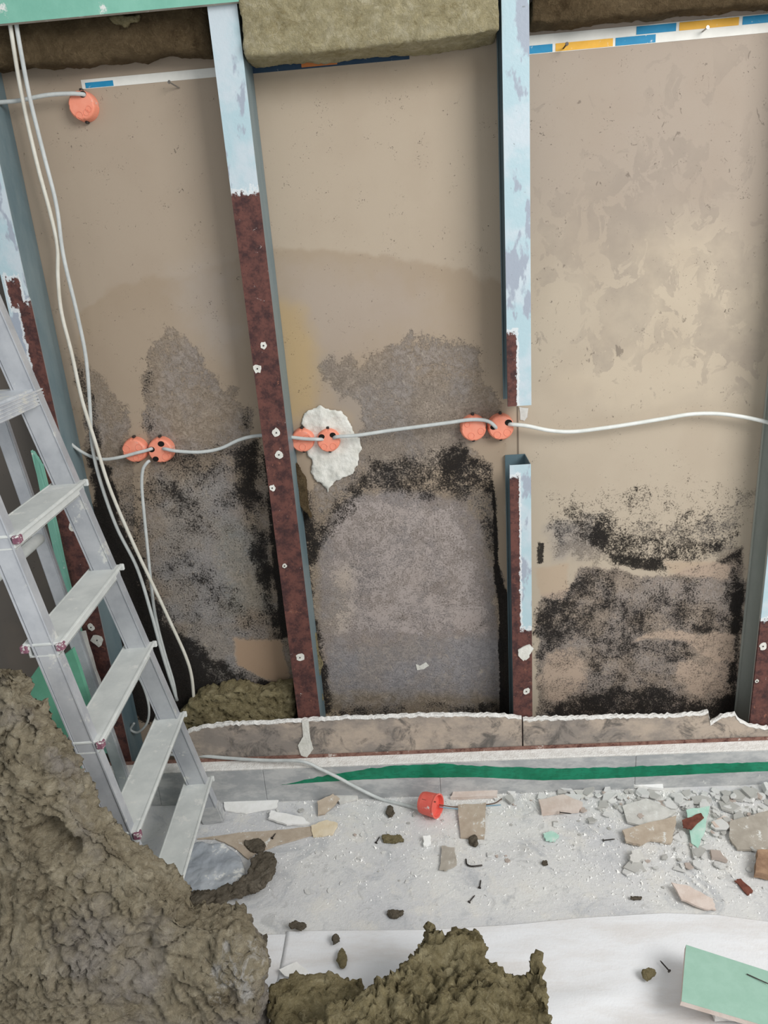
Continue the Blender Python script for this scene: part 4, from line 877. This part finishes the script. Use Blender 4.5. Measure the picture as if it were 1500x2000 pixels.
plate('board_scrap', [(1120,1548),(1150,1546),(1160,1556),(1135,1562)], 'greychip', 'small grey chip under the green tape', .006, .001, (.1, 0), 'debris')
plate('board_scrap', [(826,1640),(840,1638),(842,1652),(828,1656)], 'whitechip', 'square white chip below the red box', .008, .001, (.2, .1), 'debris')
plate('board_scrap', [(545,1896),(580,1880),(604,1900),(590,1912),(556,1908)], 'whitechip', 'thin white flake on the sheet above the dark wool piece', .002, .012, (.02, .03), 'debris')
plate('plaster_lump', [(1230,1672),(1250,1668),(1256,1684),(1240,1692),(1228,1688)], 'greychip', 'grey stone-like lump right of the floor centre', .014, .001, (.2, .1), 'debris', .002)

# grey dusty bag
me = remesh_prism([onZ(a, b, .0) for a, b in ((345,1665),(390,1652),(440,1656),(472,1680),(482,1712),(462,1740),(400,1755),(340,1750))], (0, 0, .018), .004); smooth_mesh(me, 8)
for v in me.vertices: 
    if v.co.z > .004: v.co.z += noise.fractal(v.co*22, 1., 2., 3)*.007
    v.co.z = max(v.co.z, .0005)
me.shade_smooth(); rebase(tag(link('plastic_bag', me, 'bag'), 'grey dusty crumpled plastic bundle on the floor beside the lowest ladder tread', 'plastic bag'))

# screws and nails on the floor
def screw(px, py, ang, L, label, mat='screw', r=.0015, z=.0035):
    c = onZ(px, py, z); d = Vector((math.cos(ang), math.sin(ang), 0)); root = empty('drywall_screw', (c.x, c.y, 0)); tag(root, label, 'screw')
    bm = bmesh.new(); A = Vector((0, 0, z)); add_tube(bm, [A-d*L/2, A+d*L*.3], r, 8, 4); add_tube(bm, [A+d*L*.3, A+d*L/2], [r, r*.7, r*.3], 8, 4); bmo('shank', bm, mat, root)
    bm = bmesh.new(); add_tube(bm, [A-d*(L/2+.0012), A-d*L/2], r*2.6, 10, 0); bmo('screw_head', bm, mat, root)
for a in ((738,1640,1.2,.022,'dark screw on the floor left of the thin wool tuft'), (938,1726,1.35,.024,'upright-lying screw on the floor below the curved dark one'),
          (922,1755,.9,.024,'slanting screw just below the upright-lying one'), (1190,1640,.1,.030,'long screw left of the pointed tan board piece'),
          (1298,1886,2.0,.026,'dark screw on the white sheet left of the green offcut'), (1105,1588,-.2,.03,'screw lying on the pinkish plaster slab'),
          (535,1632,1.2,.018,'small screw on the end of the tan strip')):
    z = .016 if a[1] > 1800 else (.0165 if a[0] == 1105 else (.0085 if a[0] == 535 else .0025)); screw(*a, z=z)
o = tube('wire', [onZ(a, b, .004) for a, b in ((910,1678),(912,1688),(922,1692),(942,1690))], .002, 'screw'); rebase(tag(o, 'short curved dark wire end on the floor right of the grey card piece', 'wire'))

# plaster chips
def chip_mesh(r, th, flat=True):
    n = random.randint(5, 8); bm = bmesh.new()
    P = [Vector((math.cos(2*math.pi*k/n+random.uniform(-.3, .3))*r*random.uniform(.6, 1.15), math.sin(2*math.pi*k/n+random.uniform(-.3, .3))*r*random.uniform(.5, 1.1), 0)) for k in range(n)]
    prism(bm, P, (random.uniform(-.1, .1)*r, random.uniform(-.1, .1)*r, th))
    for v in bm.verts: v.co += Vector([random.uniform(-.08, .08)*r for _ in range(3)])*(1, .0)[v.co.z <= 0]
    me = bpy.data.meshes.new('plaster_chip'); bmesh.ops.recalc_face_normals(bm, faces=bm.faces); bm.to_mesh(me); bm.free(); return me
variants = {m: [] for m in ('whitechip', 'greychip', 'pinkchip')}
for m in variants:
    for k in range(7):
        me = chip_mesh(1., .28+.3*random.random()); me.materials.append(MAT[m]); variants[m].append(me)
def scatter(n, region, rr, lb, grp, nm='plaster_chip', cat='plaster chip', zoff=0.):
    """region: list of (px,py,spread_x,spread_y,weight)"""
    ws = [q[4] for q in region]
    for _ in range(n):
        for tr_ in range(20):
            q = random.choices(region, ws)[0]; a = q[0]+random.gauss(0, q[2]); b = q[1]+random.gauss(0, q[3])
            if 1545 < b < 1790 and 300 < a < 1560: break
        c = onZ(a, b, 0); s = rr*random.lognormvariate(0, .5); s = min(s, .028); m = random.choices(list(variants), (6, 3, 1))[0]
        o = bpy.data.objects.new(nm, random.choice(variants[m])); COL.objects.link(o); o.scale = (s, s*random.uniform(.6, 1), s*random.uniform(.4, .9))
        o.rotation_euler = (random.uniform(-.15, .15), random.uniform(-.15, .15), random.uniform(0, 6.28)); o.location = (c.x, c.y, .001+(random.uniform(0, .007)*zoff if s > .006 else 0)); tag(o, lb, cat, grp)
scatter(260, [(1350,1560,110,22,6),(1150,1556,160,8,2),(1430,1600,60,30,3),(1230,1560,60,20,2),(1360,1680,80,25,1.5)], .0095, 'plaster chip in the dense rubble below the skirting at the right', 'plaster chips in the right-hand rubble', zoff=1.)
scatter(85, [(980,1640,60,40,2),(1080,1600,90,30,2),(700,1690,120,50,2),(560,1570,90,15,1.5),(860,1600,60,20,1)], .0055, 'small plaster chip scattered on the open middle of the floor', 'plaster chips scattered on the open floor')
# crumbs nobody could count
bm = bmesh.new()
def crumb(a, b, s):
    c = onZ(a, b, 0)
    vs = [bm.verts.new(c+Vector((random.uniform(-1, 1)*s, random.uniform(-1, 1)*s, z))) for z in (0, 0, 0, s*1.1)]
    for f in ((0, 1, 2), (0, 1, 3), (1, 2, 3), (2, 0, 3)): bm.faces.new([vs[i] for i in f])
for _ in range(9000):
    q = random.choices([(1360,1590,110,45), (1000,1620,330,55), (700,1640,260,60), (1000,1556,380,8), (1300,1700,160,45)], (5, 2, 2, 3, 2))[0]
    a = random.gauss(q[0], q[2]); b = random.gauss(q[1], q[3])
    if 310 < a < 1600 and 1543 < b < 1800: crumb(a, b, random.uniform(.0008, .0034)*(1.6 if random.random() < .15 else 1))
me = bpy.data.meshes.new('plaster_crumbs'); bm.to_mesh(me); bm.free(); o = link('plaster_crumbs', me, 'whitechip'); tag(o, 'fine white plaster crumbs and dust scattered over the concrete floor', 'plaster crumbs', kind='stuff')
